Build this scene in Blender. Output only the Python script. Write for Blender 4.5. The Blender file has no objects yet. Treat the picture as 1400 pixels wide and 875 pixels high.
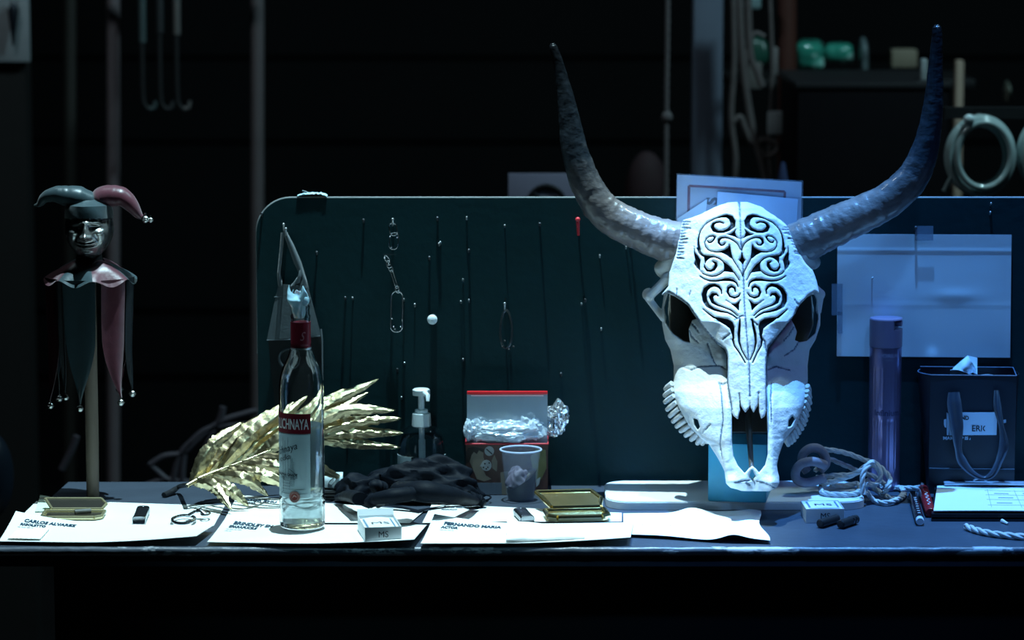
import bpy, bmesh, math, random
import numpy as np
from mathutils import Vector, Matrix, noise as mnoise
random.seed(7); np.random.seed(7)
SC = bpy.context.scene
COL = SC.collection
PI = math.pi
# ---------------------------------------------------------------- camera geometry (image taken as 1400 x 875)
FPX, TH = 4500.0, math.radians(8.0)
TZ = 0.95                                   # table top height
CAM = np.array([0.0, -4.4, TZ + 0.933])
FW = np.array([0, math.cos(TH), -math.sin(TH)]); UP = np.array([0, math.sin(TH), math.cos(TH)]); RT = np.array([1.0, 0, 0])
def ray(x, y): return FW + RT * ((x - 700) / FPX) - UP * ((y - 437.5) / FPX)
def at(x, y, Y):
    d = ray(x, y); return CAM + d * ((Y - CAM[1]) / d[1])
def onz(x, y, z=TZ):
    d = ray(x, y); return CAM + d * ((z - CAM[2]) / d[2])
def pxs(Y): return (Y - CAM[1]) / FW[1] / FPX * 0.995        # metres per pixel at that distance
# ---------------------------------------------------------------- materials
MATS = {}
def mat(name, col, rough=0.5, metal=0.0, var=0.12, scale=40.0, bump=0.0, bscale=120.0, trans=0.0, ior=1.45, alpha=1.0, emis=None, estr=0.0,
        attr=None, sheen=0.0, coat=0.0, spec=0.5, chips_glints=None, chipscale=60, chipt=0.68, stretch=None, spread=None):
    if name in MATS: return MATS[name]
    m = bpy.data.materials.new(name); m.use_nodes = True
    nt = m.node_tree; N = nt.nodes; L = nt.links
    b = N['Principled BSDF']
    tc = N.new('ShaderNodeTexCoord'); src = tc.outputs['Object']
    if stretch:
        mp = N.new('ShaderNodeMapping'); mp.inputs['Scale'].default_value = stretch; L.new(src, mp.inputs[0]); src = mp.outputs[0]
    nz = N.new('ShaderNodeTexNoise'); nz.inputs['Scale'].default_value = scale; nz.inputs['Detail'].default_value = 5
    L.new(src, nz.inputs['Vector'])
    mx = N.new('ShaderNodeMix'); mx.data_type = 'RGBA'
    c = np.array(col[:3])
    lo = np.clip(c * (1 - var), 0, 1); hi = np.clip(c * (1 + var), 0, 1)
    mx.inputs['A'].default_value = (*lo, 1); mx.inputs['B'].default_value = (*hi, 1)
    L.new(nz.outputs['Fac'], mx.inputs['Factor'])
    out = mx.outputs['Result']
    if chips_glints is not None:
        n2 = N.new('ShaderNodeTexNoise'); n2.inputs['Scale'].default_value = chipscale; n2.inputs['Detail'].default_value = 8; n2.inputs['Roughness'].default_value = 0.65
        L.new(src, n2.inputs['Vector'])
        rp = N.new('ShaderNodeValToRGB'); rp.color_ramp.elements[0].position = chipt; rp.color_ramp.elements[1].position = chipt + 0.03
        L.new(n2.outputs['Fac'], rp.inputs[0])
        m2 = N.new('ShaderNodeMix'); m2.data_type = 'RGBA'; m2.inputs['B'].default_value = (*chips_glints, 1)
        L.new(out, m2.inputs['A']); L.new(rp.outputs[0], m2.inputs['Factor']); out = m2.outputs['Result']
    if attr:
        at_ = N.new('ShaderNodeAttribute'); at_.attribute_name = attr
        m3 = N.new('ShaderNodeMix'); m3.data_type = 'RGBA'; m3.blend_type = 'MULTIPLY'; m3.inputs['Factor'].default_value = 1
        L.new(out, m3.inputs['A']); L.new(at_.outputs['Color'], m3.inputs['B']); out = m3.outputs['Result']
    L.new(out, b.inputs['Base Color'])
    b.inputs['Roughness'].default_value = rough; b.inputs['Metallic'].default_value = metal
    b.inputs['IOR'].default_value = ior; b.inputs['Transmission Weight'].default_value = trans
    b.inputs['Alpha'].default_value = alpha; b.inputs['Coat Weight'].default_value = coat
    b.inputs['Specular IOR Level'].default_value = spec
    b.inputs['Sheen Weight'].default_value = sheen
    if spread is not None: b.inputs['Subsurface Weight'].default_value = spread; b.inputs['Subsurface Scale'].default_value = 0.02
    if emis: b.inputs['Emission Color'].default_value = (*emis, 1); b.inputs['Emission Strength'].default_value = estr
    if bump:
        nb = N.new('ShaderNodeTexNoise'); nb.inputs['Scale'].default_value = bscale; nb.inputs['Detail'].default_value = 6
        L.new(src, nb.inputs['Vector'])
        bp = N.new('ShaderNodeBump'); bp.inputs['Strength'].default_value = 1.0; bp.inputs['Distance'].default_value = bump
        L.new(nb.outputs['Fac'], bp.inputs['Height']); L.new(bp.outputs[0], b.inputs['Normal'])
    MATS[name] = m
    return m
# ---------------------------------------------------------------- mesh building (world coordinates)
def unit(v):
    v = np.asarray(v, float); n = np.linalg.norm(v); return v / n if n > 1e-12 else v
def smooth(pts, n):
    """Catmull-Rom through rows of any width, n samples."""
    P = np.array(pts, float); k = len(P)
    if k == 2: return np.array([P[0] + (P[1] - P[0]) * t for t in np.linspace(0, 1, n)])
    Q = np.vstack([2 * P[0] - P[1], P, 2 * P[-1] - P[-2]]); out = []
    for t in np.linspace(0, k - 1, n):
        i = min(int(t), k - 2); f = t - i; a, b, c, d = Q[i:i + 4]
        out.append(0.5 * ((2 * b) + (-a + c) * f + (2 * a - 5 * b + 4 * c - d) * f * f + (-a + 3 * b - 3 * c + d) * f ** 3))
    return np.array(out)
class MB:
    def __init__(s): s.v = []; s.f = []; s.m = []
    def add(s, V, F, mi=0):
        o = len(s.v); s.v.extend([tuple(map(float, p)) for p in V]); s.f.extend([tuple(i + o for i in f) for f in F]); s.m.extend([mi] * len(F)); return s
    def box(s, c, size, rot=None, mi=0, ch=0.0):
        """box with chamfered edges (ch metres) at centre c; rot = 3x3"""
        hx, hy, hz = [q / 2 for q in size]; bm = bmesh.new(); bmesh.ops.create_cube(bm, size=1)
        for v in bm.verts: v.co = Vector((v.co.x * size[0], v.co.y * size[1], v.co.z * size[2]))
        if ch > 0: bmesh.ops.bevel(bm, geom=list(bm.edges), offset=ch, segments=2, profile=0.5, affect='EDGES')
        return s.bm(bm, c, rot, mi)
    def bm(s, bm, c=(0, 0, 0), rot=None, mi=0):
        bm.verts.ensure_lookup_table(); R = np.eye(3) if rot is None else np.array(rot)
        V = [R @ np.array(v.co) + np.array(c) for v in bm.verts]; F = [[v.index for v in f.verts] for f in bm.faces]
        bm.free(); return s.add(V, F, mi)
    def tube(s, pts, r, seg=12, cap=True, mi=0, flat=1.0, up=None, closed=False):
        P = np.array([p[:3] for p in pts], float); n = len(P)
        R = np.full(n, r) if np.isscalar(r) else np.array(r, float)
        T = np.gradient(P, axis=0)
        if closed: T = np.roll(P, -1, 0) - np.roll(P, 1, 0)
        T = np.array([unit(t) for t in T])
        a = np.array(up if up is not None else ((0, 0, 1) if abs(T[0][2]) < 0.9 else (1, 0, 0)), float)
        nrm = unit(a - T[0] * a.dot(T[0])); V = []
        for i in range(n):
            nrm = unit(nrm - T[i] * nrm.dot(T[i])) if up is None else unit(a - T[i] * a.dot(T[i])); bn = np.cross(T[i], nrm)
            for k in range(seg):
                an = 2 * PI * k / seg; V.append(P[i] + (nrm * math.cos(an) * flat + bn * math.sin(an)) * R[i])
        F = []
        for i in range(n if closed else n - 1):
            j = (i + 1) % n
            for k in range(seg): k2 = (k + 1) % seg; F.append((i * seg + k, i * seg + k2, j * seg + k2, j * seg + k))
        if cap and not closed: F += [tuple(range(seg))[::-1], tuple((n - 1) * seg + k for k in range(seg))]
        return s.add(V, F, mi)
    def lathe(s, c, prof, seg=48, mi=0, rot=None):
        V = []; F = []; n = len(prof); R = np.eye(3) if rot is None else np.array(rot)
        for r, z in prof:
            for k in range(seg):
                a = 2 * PI * k / seg; V.append(R @ np.array([r * math.cos(a), r * math.sin(a), z]) + np.array(c))
        for i in range(n - 1):
            for k in range(seg): k2 = (k + 1) % seg; F.append((i * seg + k, i * seg + k2, (i + 1) * seg + k2, (i + 1) * seg + k))
        if prof[0][0] > 1e-6: F.append(tuple(range(seg))[::-1])
        if prof[-1][0] > 1e-6: F.append(tuple((n - 1) * seg + k for k in range(seg)))
        return s.add(V, F, mi)
    def grid(s, fn, nu, nv, thick=0.0, mi=0, dirn=None):
        """fn(u,v)->point; closed slab when thick"""
        P = np.array([[fn(i / nu, j / nv) for j in range(nv + 1)] for i in range(nu + 1)], float)
        W = nv + 1; V = P.reshape(-1, 3); F = [(i * W + j, (i + 1) * W + j, (i + 1) * W + j + 1, i * W + j + 1) for i in range(nu) for j in range(nv)]
        if thick:
            if dirn is None:
                gu = np.gradient(P, axis=0); gv = np.gradient(P, axis=1); nn = np.cross(gu, gv); nn /= (np.linalg.norm(nn, axis=2, keepdims=True) + 1e-12)
            else: nn = np.broadcast_to(np.array(dirn, float), P.shape)
            B = (P - nn * thick).reshape(-1, 3); o = len(V)
            F += [(o + f[3], o + f[2], o + f[1], o + f[0]) for f in F[:]]
            rim = [i * W for i in range(nu)] + [nu * W + j for j in range(nv)] + [i * W + nv for i in range(nu, 0, -1)] + [j for j in range(nv, 0, -1)]
            for a, b in zip(rim, rim[1:] + rim[:1]): F.append((a, a + o, b + o, b)) if False else F.append((b, b + o, a + o, a))
            V = np.vstack([V, B])
        return s.add(V, F, mi)
    def ball(s, c, r, seg=16, rings=10, mi=0, rot=None):
        rr = (r, r, r) if np.isscalar(r) else r; V = []; F = []; R = np.eye(3) if rot is None else np.array(rot)
        V.append((0, 0, 1))
        for i in range(1, rings):
            t = PI * i / rings
            for k in range(seg): a = 2 * PI * k / seg; V.append((math.sin(t) * math.cos(a), math.sin(t) * math.sin(a), math.cos(t)))
        V.append((0, 0, -1)); last = len(V) - 1
        for k in range(seg): F.append((0, 1 + k, 1 + (k + 1) % seg)); F.append((last, 1 + (rings - 2) * seg + (k + 1) % seg, 1 + (rings - 2) * seg + k))
        for i in range(rings - 2):
            for k in range(seg): k2 = (k + 1) % seg; F.append((1 + i * seg + k, 1 + (i + 1) * seg + k, 1 + (i + 1) * seg + k2, 1 + i * seg + k2))
        V = [R @ (np.array(v) * np.array(rr)) + np.array(c) for v in V]
        return s.add(V, F, mi)
    def prism(s, poly, fn, d0, d1, mi=0):
        """poly of (a,b); fn(a,b,d)->point; closed between d0 and d1"""
        n = len(poly); V = [fn(a, b, d0) for a, b in poly] + [fn(a, b, d1) for a, b in poly]
        F = [tuple(range(n)), tuple(range(2 * n - 1, n - 1, -1))] + [(i, i + n, (i + 1) % n + n, (i + 1) % n) for i in range(n)]
        return s.add(V, F, mi)
    def build(s, name, mats, parent=None, sm=True, origin=None, fixn=True, angle=40, **props):
        me = bpy.data.meshes.new(name)
        if parent is not None:
            r = parent
            while r.parent: r = r.parent
            org = np.array(r.location)
        else: org = np.array(origin) if origin is not None else np.array([np.mean([p[0] for p in s.v]), np.mean([p[1] for p in s.v]), min(p[2] for p in s.v)])
        V = [tuple(np.array(p) - org) for p in s.v]
        me.from_pydata(V, [], s.f)
        for mm in (mats if isinstance(mats, (list, tuple)) else [mats]): me.materials.append(mm)
        me.polygons.foreach_set('material_index', s.m)
        if fixn:
            bm = bmesh.new(); bm.from_mesh(me); bmesh.ops.recalc_face_normals(bm, faces=bm.faces); bm.to_mesh(me); bm.free()
        if sm:
            me.polygons.foreach_set('use_smooth', [True] * len(me.polygons))
            try: me.set_sharp_from_angle(angle=math.radians(angle))
            except Exception: pass
        me.update()
        o = bpy.data.objects.new(name, me); COL.objects.link(o)
        if parent is not None: o.parent = parent
        else: o.location = org
        for k, v in props.items(): o[k] = v
        return o
def thing(name, label, cat, loc, group=None):
    o = bpy.data.objects.new(name, None); COL.objects.link(o); o.location = tuple(map(float, loc)); o.empty_display_size = 0.02
    o['label'] = label; o['category'] = cat
    if group: o['group'] = group
    return o
def tag(o, label, cat, group=None):
    o['label'] = label; o['category'] = cat
    if group: o['group'] = group
    return o
def rz(a): c, s = math.cos(a), math.sin(a); return np.array([[c, -s, 0], [s, c, 0], [0, 0, 1.0]])
def rx(a): c, s = math.cos(a), math.sin(a); return np.array([[1, 0, 0], [0, c, -s], [0, s, c.real]])
def ry(a): c, s = math.cos(a), math.sin(a); return np.array([[c, 0, s], [0, 1, 0], [-s, 0, c]])
def text2d(body, size=1.0, sx=1.0, shear=0.0, bold=0.0, space=1.0):
    """letters as flat triangles: verts (x,y), faces; left aligned at the baseline"""
    cu = bpy.data.curves.new('t', 'FONT'); cu.body = body; cu.size = size; cu.shear = shear; cu.offset = bold; cu.space_character = space; cu.resolution_u = 3; cu.fill_mode = 'FRONT'
    ob = bpy.data.objects.new('t', cu); COL.objects.link(ob)
    dg = bpy.context.evaluated_depsgraph_get(); me = ob.evaluated_get(dg).to_mesh()
    V = [(v.co.x * sx, v.co.y) for v in me.vertices]; F = [tuple(p.vertices) for p in me.polygons]
    ob.evaluated_get(dg).to_mesh_clear(); bpy.data.objects.remove(ob); bpy.data.curves.remove(cu)
    return V, F
def letters(mb, body, fn, size, sx=1.0, shear=0.0, bold=0.0, space=1.0, mi=0, align='L'):
    V, F = text2d(body, size, sx, shear, bold, space)
    w = max(v[0] for v in V)
    off = {'L': 0, 'C': -w / 2, 'R': -w}[align]
    mb.add([fn(x + off, y) for x, y in V], F, mi); return w
def rope(mb, pts, r, twist=60.0, n=None, strands=3, seg=6):
    L = np.sum(np.linalg.norm(np.diff(np.array(pts), axis=0), axis=1)); n = n or max(40, int(L / r * 2.2)); P = smooth(pts, n)
    T = np.array([unit(t) for t in np.gradient(P, axis=0)]); a = np.array((0, 0, 1.0)) if abs(T[0][2]) < .9 else np.array((1.0, 0, 0))
    nm = unit(a - T[0] * a.dot(T[0])); fr = []
    for t in T: nm = unit(nm - t * nm.dot(t)); fr.append((nm, np.cross(t, nm)))
    s = np.concatenate([[0], np.cumsum(np.linalg.norm(np.diff(P, axis=0), axis=1))])
    for k in range(strands):
        Q = [P[i] + (fr[i][0] * math.cos(s[i] / r / 1.6 + k * 2 * PI / strands) + fr[i][1] * math.sin(s[i] / r / 1.6 + k * 2 * PI / strands)) * r * 0.48 for i in range(n)]
        mb.tube(Q, r * 0.56, seg=seg)
# ================================================================ the ox skull
def interp(tab, x):
    tab = np.array(tab, float); return np.interp(x, tab[:, 0], tab[:, 1])
def poly_sdf(poly, X, Y):
    P = np.array(poly, float); d = np.full(X.shape, 1e9); inside = np.zeros(X.shape, bool); n = len(P)
    for i in range(n):
        a = P[i]; b = P[(i + 1) % n]; ex, ey = b - a; wx = X - a[0]; wy = Y - a[1]
        t = np.clip((wx * ex + wy * ey) / (ex * ex + ey * ey + 1e-9), 0, 1)
        d = np.minimum(d, (wx - ex * t) ** 2 + (wy - ey * t) ** 2)
        c = (a[1] > Y) != (b[1] > Y); xi = (b[0] - a[0]) * (Y - a[1]) / (b[1] - a[1] + 1e-12) + a[0]
        inside ^= c & (X < xi)
    d = np.sqrt(d); return np.where(inside, -d, d)
def stroke_sdf(pts, X, Y):
    P = np.array(pts, float); d = np.full(X.shape, 1e9)
    for i in range(len(P) - 1):
        a = P[i]; b = P[i + 1]; ex, ey = b[:2] - a[:2]; wx = X - a[0]; wy = Y - a[1]
        t = np.clip((wx * ex + wy * ey) / (ex * ex + ey * ey + 1e-9), 0, 1)
        d = np.minimum(d, np.sqrt((wx - ex * t) ** 2 + (wy - ey * t) ** 2) - (a[2] + (b[2] - a[2]) * t))
    return d
def surface_nets(F, org, step):
    """iso 0 of F (negative inside); returns verts, quads"""
    s = F < 0; nx, ny, nz = F.shape
    c = np.zeros((nx - 1, ny - 1, nz - 1), np.int8)
    for i in (0, 1):
        for j in (0, 1):
            for k in (0, 1): c += s[i:nx - 1 + i, j:ny - 1 + j, k:nz - 1 + k]
    act = (c > 0) & (c < 8); idx = np.argwhere(act); ids = np.full(act.shape, -1, np.int64); ids[act] = np.arange(len(idx))
    acc = np.zeros((len(idx), 3)); cnt = np.zeros(len(idx)); I, J, K = idx.T
    corners = [(i, j, k) for i in (0, 1) for j in (0, 1) for k in (0, 1)]
    val = {q: F[I + q[0], J + q[1], K + q[2]] for q in corners}
    for a in corners:
        for ax in range(3):
            if a[ax] == 1: continue
            b = list(a); b[ax] = 1; b = tuple(b); va = val[a]; vb = val[b]; m = (va < 0) != (vb < 0)
            t = np.where(m, va / np.where(np.abs(va - vb) < 1e-9, 1e-9, va - vb), 0)
            for q in range(3):
                acc[:, q] += np.where(m, a[q] + (t if q == ax else 0), 0)
            cnt += m
    V = (idx + acc / cnt[:, None]) * np.array(step) + np.array(org)
    quads = []
    for ax in range(3):
        o1, o2 = [(1, 2), (2, 0), (0, 1)][ax]
        sl = [slice(1, -1)] * 3; sl[ax] = slice(0, -1); A = s[tuple(sl)]
        sl2 = [slice(1, -1)] * 3; sl2[ax] = slice(1, None); B = s[tuple(sl2)]
        e = np.argwhere(A != B); off = np.array([1, 1, 1]); off[ax] = 0; e = e + off
        fl = s[tuple(e.T)]
        u1 = np.zeros(3, int); u1[o1] = 1; u2 = np.zeros(3, int); u2[o2] = 1
        q = [ids[tuple((e - u1 - u2).T)], ids[tuple((e - u2).T)], ids[tuple(e.T)], ids[tuple((e - u1).T)]]
        q = np.stack(q, 1); q[~fl] = q[~fl][:, ::-1]; quads.append(q)
    return V, np.vstack(quads)
UC = [(270, 1010.5), (330, 1012.7), (390, 1016), (410, 1018), (440, 1020), (500, 1024), (560, 1026), (670, 1028)]
def carve_strokes():
    A = lambda L: [(940 + x / 10.94, 265 + y / 10.94, w / 10.94) for x, y, w in L]
    B = lambda L: [(940 + x / 10.94, 340 + y / 10.94, w / 10.94) for x, y, w in L]
    C = lambda L: [(940 + x / 7.29, 380 + y / 7.29, w / 7.29) for x, y, w in L]
    D = lambda L: [(970 + x / 7.29, 440 + y / 7.29, w / 7.29) for x, y, w in L]
    S = []
    S.append(A([(245, 495, 6), (300, 440, 7), (400, 385, 8), (450, 365, 10), (520, 345, 16), (590, 340, 24), (650, 370, 36), (680, 430, 40), (680, 490, 34), (620, 545, 24), (540, 578, 18), (460, 578, 20), (400, 550, 28), (375, 510, 24), (390, 460, 18), (430, 437, 13), (490, 430, 11), (540, 450, 10)]))
    S.append(A([(245, 495, 6), (205, 555, 6), (180, 620, 8), (168, 700, 12), (170, 780, 17), (185, 850, 19)]) + B([(165, 10, 18), (195, 75, 20), (240, 115, 16), (310, 125, 11), (400, 130, 9), (480, 160, 9), (530, 200, 8)]))
    S.append(A([(300, 710, 7), (325, 740, 10), (360, 735, 11), (395, 700, 12), (415, 660, 12), (385, 640, 10), (330, 650, 7), (285, 685, 6), (262, 740, 6), (275, 800, 7), (310, 845, 8), (360, 870, 8)]) + B([(350, 45, 8), (430, 62, 9), (500, 60, 11), (560, 38, 11), (610, 5, 8)]))
    S.append(A([(565, 750, 8), (545, 775, 11), (505, 780, 12), (470, 745, 15), (475, 700, 18), (510, 670, 14), (570, 665, 10), (640, 685, 10), (700, 720, 9), (745, 760, 7), (775, 810, 6), (795, 860, 5)]))
    S.append(B([(680, 170, 7), (700, 205, 7), (750, 285, 6), (800, 370, 5), (825, 430, 4)]))
    S.append(B([(265, 290, 13), (300, 335, 16), (350, 345, 16), (400, 320, 22), (430, 270, 24), (425, 225, 18), (385, 205, 10)]))
    S.append(B([(262, 240, 5), (262, 290, 8)]))
    S.append(B([(200, 345, 6), (240, 385, 7), (300, 410, 8), (370, 425, 10), (440, 415, 9), (500, 385, 9), (540, 350, 8)]))
    S.append(B([(700, 370, 8), (735, 425, 6), (775, 490, 5)]))
    S.append(B([(195, 425, 6), (260, 465, 8), (330, 490, 11), (420, 495, 13), (500, 485, 14), (560, 475, 20), (620, 475, 22), (680, 487, 16), (730, 522, 10), (760, 585, 7)]))
    S.append(B([(515, 690, 7), (510, 630, 11), (470, 580, 17), (410, 555, 22), (340, 570, 28), (280, 620, 34), (255, 700, 36), (270, 790, 34), (310, 860, 28)]) + C([(270, 320, 12), (340, 340, 9), (400, 350, 7), (450, 375, 6), (490, 405, 5)]))
    S.append(C([(310, 190, 5), (290, 168, 9), (255, 172, 18), (240, 200, 20), (255, 245, 16), (300, 275, 9), (370, 300, 6), (430, 325, 6), (470, 355, 5), (500, 385, 4)]))
    S.append(C([(478, 145, 6), (470, 108, 9), (440, 92, 11), (410, 110, 12), (402, 150, 10), (425, 190, 9), (470, 205, 9), (510, 190, 8), (525, 165, 5)]))
    S.append(C([(165, 320, 4), (215, 360, 7), (270, 400, 10)]))
    S.append(C([(455, 560, 12), (460, 600, 9)]) + D([(235, 180, 10), (250, 240, 7), (300, 310, 6), (355, 405, 5)]))
    S.append(C([(522, 420, 5), (520, 480, 11), (512, 560, 13), (515, 640, 10), (540, 720, 6)]) + D([(375, 380, 4)]))
    a = lambda L, ox, oy, s: [(ox + x / s, oy + y / s) for x, y in L]
    F = []
    F.append(a([(595, 617), (650, 605), (725, 545), (712, 590), (730, 640), (780, 690), (700, 650), (640, 632)], 940, 265, 10.94))
    F.append(a([(630, -50), (645, 0), (655, 60), (685, 175), (640, 150), (590, 110), (530, 80), (500, 68), (560, 50), (600, 20)], 940, 340, 10.94))
    F.append(a([(105, -20), (120, 70), (170, 130), (202, 190), (192, 270), (197, 345), (150, 300), (108, 240), (122, 180), (106, 100)], 940, 340, 10.94))
    F.append(a([(250, 105), (330, 120), (400, 140), (340, 155), (290, 195), (268, 245), (258, 180)], 940, 340, 10.94))
    F.append(a([(520, 190), (600, 245), (660, 305), (705, 375), (660, 367), (600, 357), (543, 352), (552, 300), (548, 250)], 940, 340, 10.94))
    F.append(a([(385, 230), (440, 262), (480, 264), (527, 230), (515, 270), (513, 335), (480, 300), (430, 260)], 940, 380, 7.29))
    F.append(a([(255, 390), (330, 400), (400, 412), (447, 440), (470, 490), (466, 595), (440, 560), (425, 510), (380, 475), (320, 440)], 940, 380, 7.29))
    return S, F
def build_skull():
    du, dv, dh = 0.9, 0.9, 1.7
    u = np.arange(868, 1140, du); v = np.arange(266, 676, dv); h = np.arange(-150, 136, dh)
    U2, V2 = np.meshgrid(u, v, indexing='ij')
    uc = interp(UC, v)[None, :]
    # carved scrolls, mirrored about the centre seam
    x0, y0 = 940, 265; S, Fi = carve_strokes()
    P = np.full(U2.shape, 50.0); m = (V2 < 520) & (U2 > 935) & (U2 < 1095)
    um, vm = U2[m], V2[m]; ucm = interp(UC, vm); left = np.where(um <= ucm, um, 2 * ucm - um); d = np.full(um.shape, 50.0)
    for s_ in S: d = np.minimum(d, stroke_sdf(s_, left, vm))
    for f_ in Fi: d = np.minimum(d, poly_sdf(f_, left, vm))
    dia = [(1014.5, 347.8), (1016.3, 353.7), (1019, 357), (1015.4, 362.8), (1010.4, 357), (1013, 353.7)]
    d = np.minimum(d, poly_sdf(dia, um, vm)); P[m] = d
    # thin inked seams
    thin = [[(q, y, w) for y, q, w in ((277, 1010.5, 1.5), (285, 1011.4, .9), (300, 1012, .6), (330, 1013, .6), (347, 1014.3, .7), (364, 1015.6, .8), (380, 1016.4, 1.0), (410, 1017.5, .6), (430, 1018.6, .6), (500, 1024, .7), (540, 1025, .9))],
            [(907, 403, .6), (915, 399, .7), (932, 409, .6), (941, 416, .6), (954, 435, .6), (967, 453, .6), (981, 468, .7), (992, 477, .8), (994.5, 482, .8), (995, 502, .6), (995, 522, .7), (1001, 558, .8)],
            [(1089, 421, .5), (1083, 435, .6), (1061, 461, .6), (1050, 473, .7), (1047, 490, .7), (1047, 558, .7)],
            [(936, 503, .5), (945, 506, .6), (952, 503, .6), (960, 501, .6), (967, 501, .6), (975, 500, .6), (985, 500, .5), (995, 506, .5)],
            [(1050, 505, .5), (1060, 501, .6), (1072, 504, .6), (1085, 508, .5)],
            [(984, 524, .7), (987, 540, .6), (989, 572, .6), (985, 604, .6), (989, 634, .7)], [(983, 523, .9), (989, 525, .9), (995, 521, .9)],
            [(1054, 523, .7), (1053, 545, .6), (1054, 575, .4)], [(1038, 457, .6), (1045, 468, .7), (1047, 480, .5)],
            [(989, 464, .7), (993, 461, .8), (998, 457, .6)], [(978, 438, .5), (983, 440, .5)],
            [(956, 454, .4), (950, 446, .5), (944, 440, .5)], [(955, 468, .5), (946, 460, .6), (943, 452, .6)], [(968, 470, .4), (975, 490, .4), (980, 500, .4)],
            [(1084, 448, .5), (1078, 458, .5), (1071, 466, .4)], [(1091, 468, .5), (1085, 478, .5), (1072, 486, .5)],
            [(1005, 438, .6), (1014, 433, .6), (1019, 433, .4)], [(1027, 438, .5), (1032, 442, .6), (1035, 445, .5)],
            [(962, 590, .5), (966, 585, .5), (972, 578, .6)], [(1020, 655, .7), (1029, 661, .9), (1031, 655, .9), (1028, 650, .6)],
            [(1005, 655, .5), (1015, 653, .7), (1024, 652, .6)], [(1034, 653, .6), (1048, 656, .7), (1058, 662, .5)],
            [(943, 404, .5), (945, 399, .5)], [(926, 396, .6), (926, 402, .6)], [(1085, 410, .5), (1090, 417, .5)]]
    Q = np.full(U2.shape, 50.0)
    for s_ in thin: Q = np.minimum(Q, stroke_sdf(s_, U2, V2))
    rnd = np.random.RandomState(3)
    for sx_, cx, cy0, cy1 in ((1, 934, 303, 356), (-1, 1082, 306, 352)):      # frilled bone round each horn root
        for y in np.arange(cy0, cy1, 4.2):
            l = 5 + 7 * rnd.rand(); xx = cx - sx_ * (y - cy0) * (0.16 if sx_ > 0 else -0.02) + sx_ * 1
            if sx_ < 0: xx = 1078 + (y - cy0) * 0.42
            Q = np.minimum(Q, stroke_sdf([(xx, y, 1.2), (xx + sx_ * l, y + rnd.uniform(-2, 2), .4)], U2, V2))
    # noise
    def fbm(sc, seed):
        g = np.random.RandomState(seed); out = np.zeros(U2.shape); a = 1.0; tot = 0
        for o in range(4):
            n = max(3, int(U2.shape[0] * du / sc)) + 2; k = max(3, int(U2.shape[1] * dv / sc)) + 2; R = g.rand(n, k) * 2 - 1
            xi = (U2 - u[0]) / (u[-1] - u[0]) * (n - 2); yi = (V2 - v[0]) / (v[-1] - v[0]) * (k - 2); i = xi.astype(int); j = yi.astype(int)
            fx = xi - i; fy = yi - j; fx = fx * fx * (3 - 2 * fx); fy = fy * fy * (3 - 2 * fy)
            out += a * ((R[i, j] * (1 - fx) + R[i + 1, j] * fx) * (1 - fy) + (R[i, j + 1] * (1 - fx) + R[i + 1, j + 1] * fx) * fy); tot += a; a *= .5; sc /= 2
        return out / tot
    n1 = fbm(26, 1); n2 = fbm(9, 2); n3 = fbm(5, 5)
    # front profile
    hc = interp([(266, -14), (275, 0), (285, 13), (300, 26), (350, 46), (400, 62), (440, 76), (480, 88), (520, 99), (560, 109), (580, 113)], v)[None, :]
    du_ = np.abs(U2 - uc)
    wide = interp([(270, 1), (440, 1), (475, 0), (700, 0)], v)[None, :]
    lat = wide * (du_ / 110) ** 2 * 34 + (1 - wide) * (du_ / 26) ** 2 * 8
    hF = hc - lat + n1 * 1.6 + n2 * 0.7 + n3 * .35 - 1.2 * np.clip(1 - np.maximum(Q, 0) / 1.3, 0, 1)
    # scroll ribs are rounded on their edges
    hF = hF - 1.6 * np.clip(1 - np.maximum(P, 0) / 2.0, 0, 1) ** 2
    plate = [(1010, 275.5), (998, 276.5), (985, 280), (972, 286), (960, 292), (945, 298), (934, 301), (930, 320), (925, 345), (920, 360), (916, 372), (914, 392), (906, 403), (914, 400), (923, 404), (932, 410), (941, 417), (954, 436), (967, 454), (981, 469), (992, 477), (995, 490), (995, 522), (1000, 558), (1003, 566), (1009, 571), (1011.4, 560), (1011, 537), (1013, 553), (1019, 562), (1024, 555), (1025, 540), (1026, 555), (1030, 562), (1035, 553), (1036.5, 536), (1037.5, 562), (1040, 570), (1045, 567), (1047, 558), (1047, 509), (1048, 480), (1051, 473), (1061, 461), (1083, 435), (1093, 416), (1103, 405), (1113, 399), (1119, 402), (1116, 385), (1110, 370), (1100, 360), (1090, 345), (1082, 325), (1077, 312), (1060, 296), (1040, 283), (1022, 277)]
    PO = poly_sdf(plate, U2, V2) + n2 * 0.9
    rows = [(266, 1006, 1014), (273, 1002, 1020), (276, 998, 1024), (280, 985, 1036), (290, 963, 1052), (300, 942, 1068), (307, 934, 1076), (320, 931, 1081), (345, 927, 1089), (360, 921, 1098), (372, 917, 1108), (395, 914, 1113), (403, 907, 1118), (425, 903.5, 1122), (445, 905, 1121.5), (465, 909, 1115), (478, 916, 1107), (500, 921, 1104), (520, 921, 1104), (535, 920, 1102), (553, 927, 1098), (581, 943, 1087), (597, 959, 1073), (605, 970, 1069), (620, 980, 1063.5), (632, 987, 1061), (640, 991, 1062), (648, 992, 1064), (656, 993, 1064), (662, 999, 1060), (665, 1010, 1054), (670, 1020, 1045)]
    r = np.array(rows, float); WL = np.interp(v, r[:, 0], r[:, 1])[None, :]; WR = np.interp(v, r[:, 0], r[:, 2])[None, :]
    ub = (WL + WR) / 2; W = (WR - WL) / 2
    hK = interp([(266, -18), (276, -8), (300, 14), (350, 31), (400, 38), (440, 42), (470, 46), (500, 56), (520, 69), (540, 85), (556, 95), (600, 108), (640, 118), (655, 121), (664, 116), (670, 105)], v)[None, :]
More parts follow.
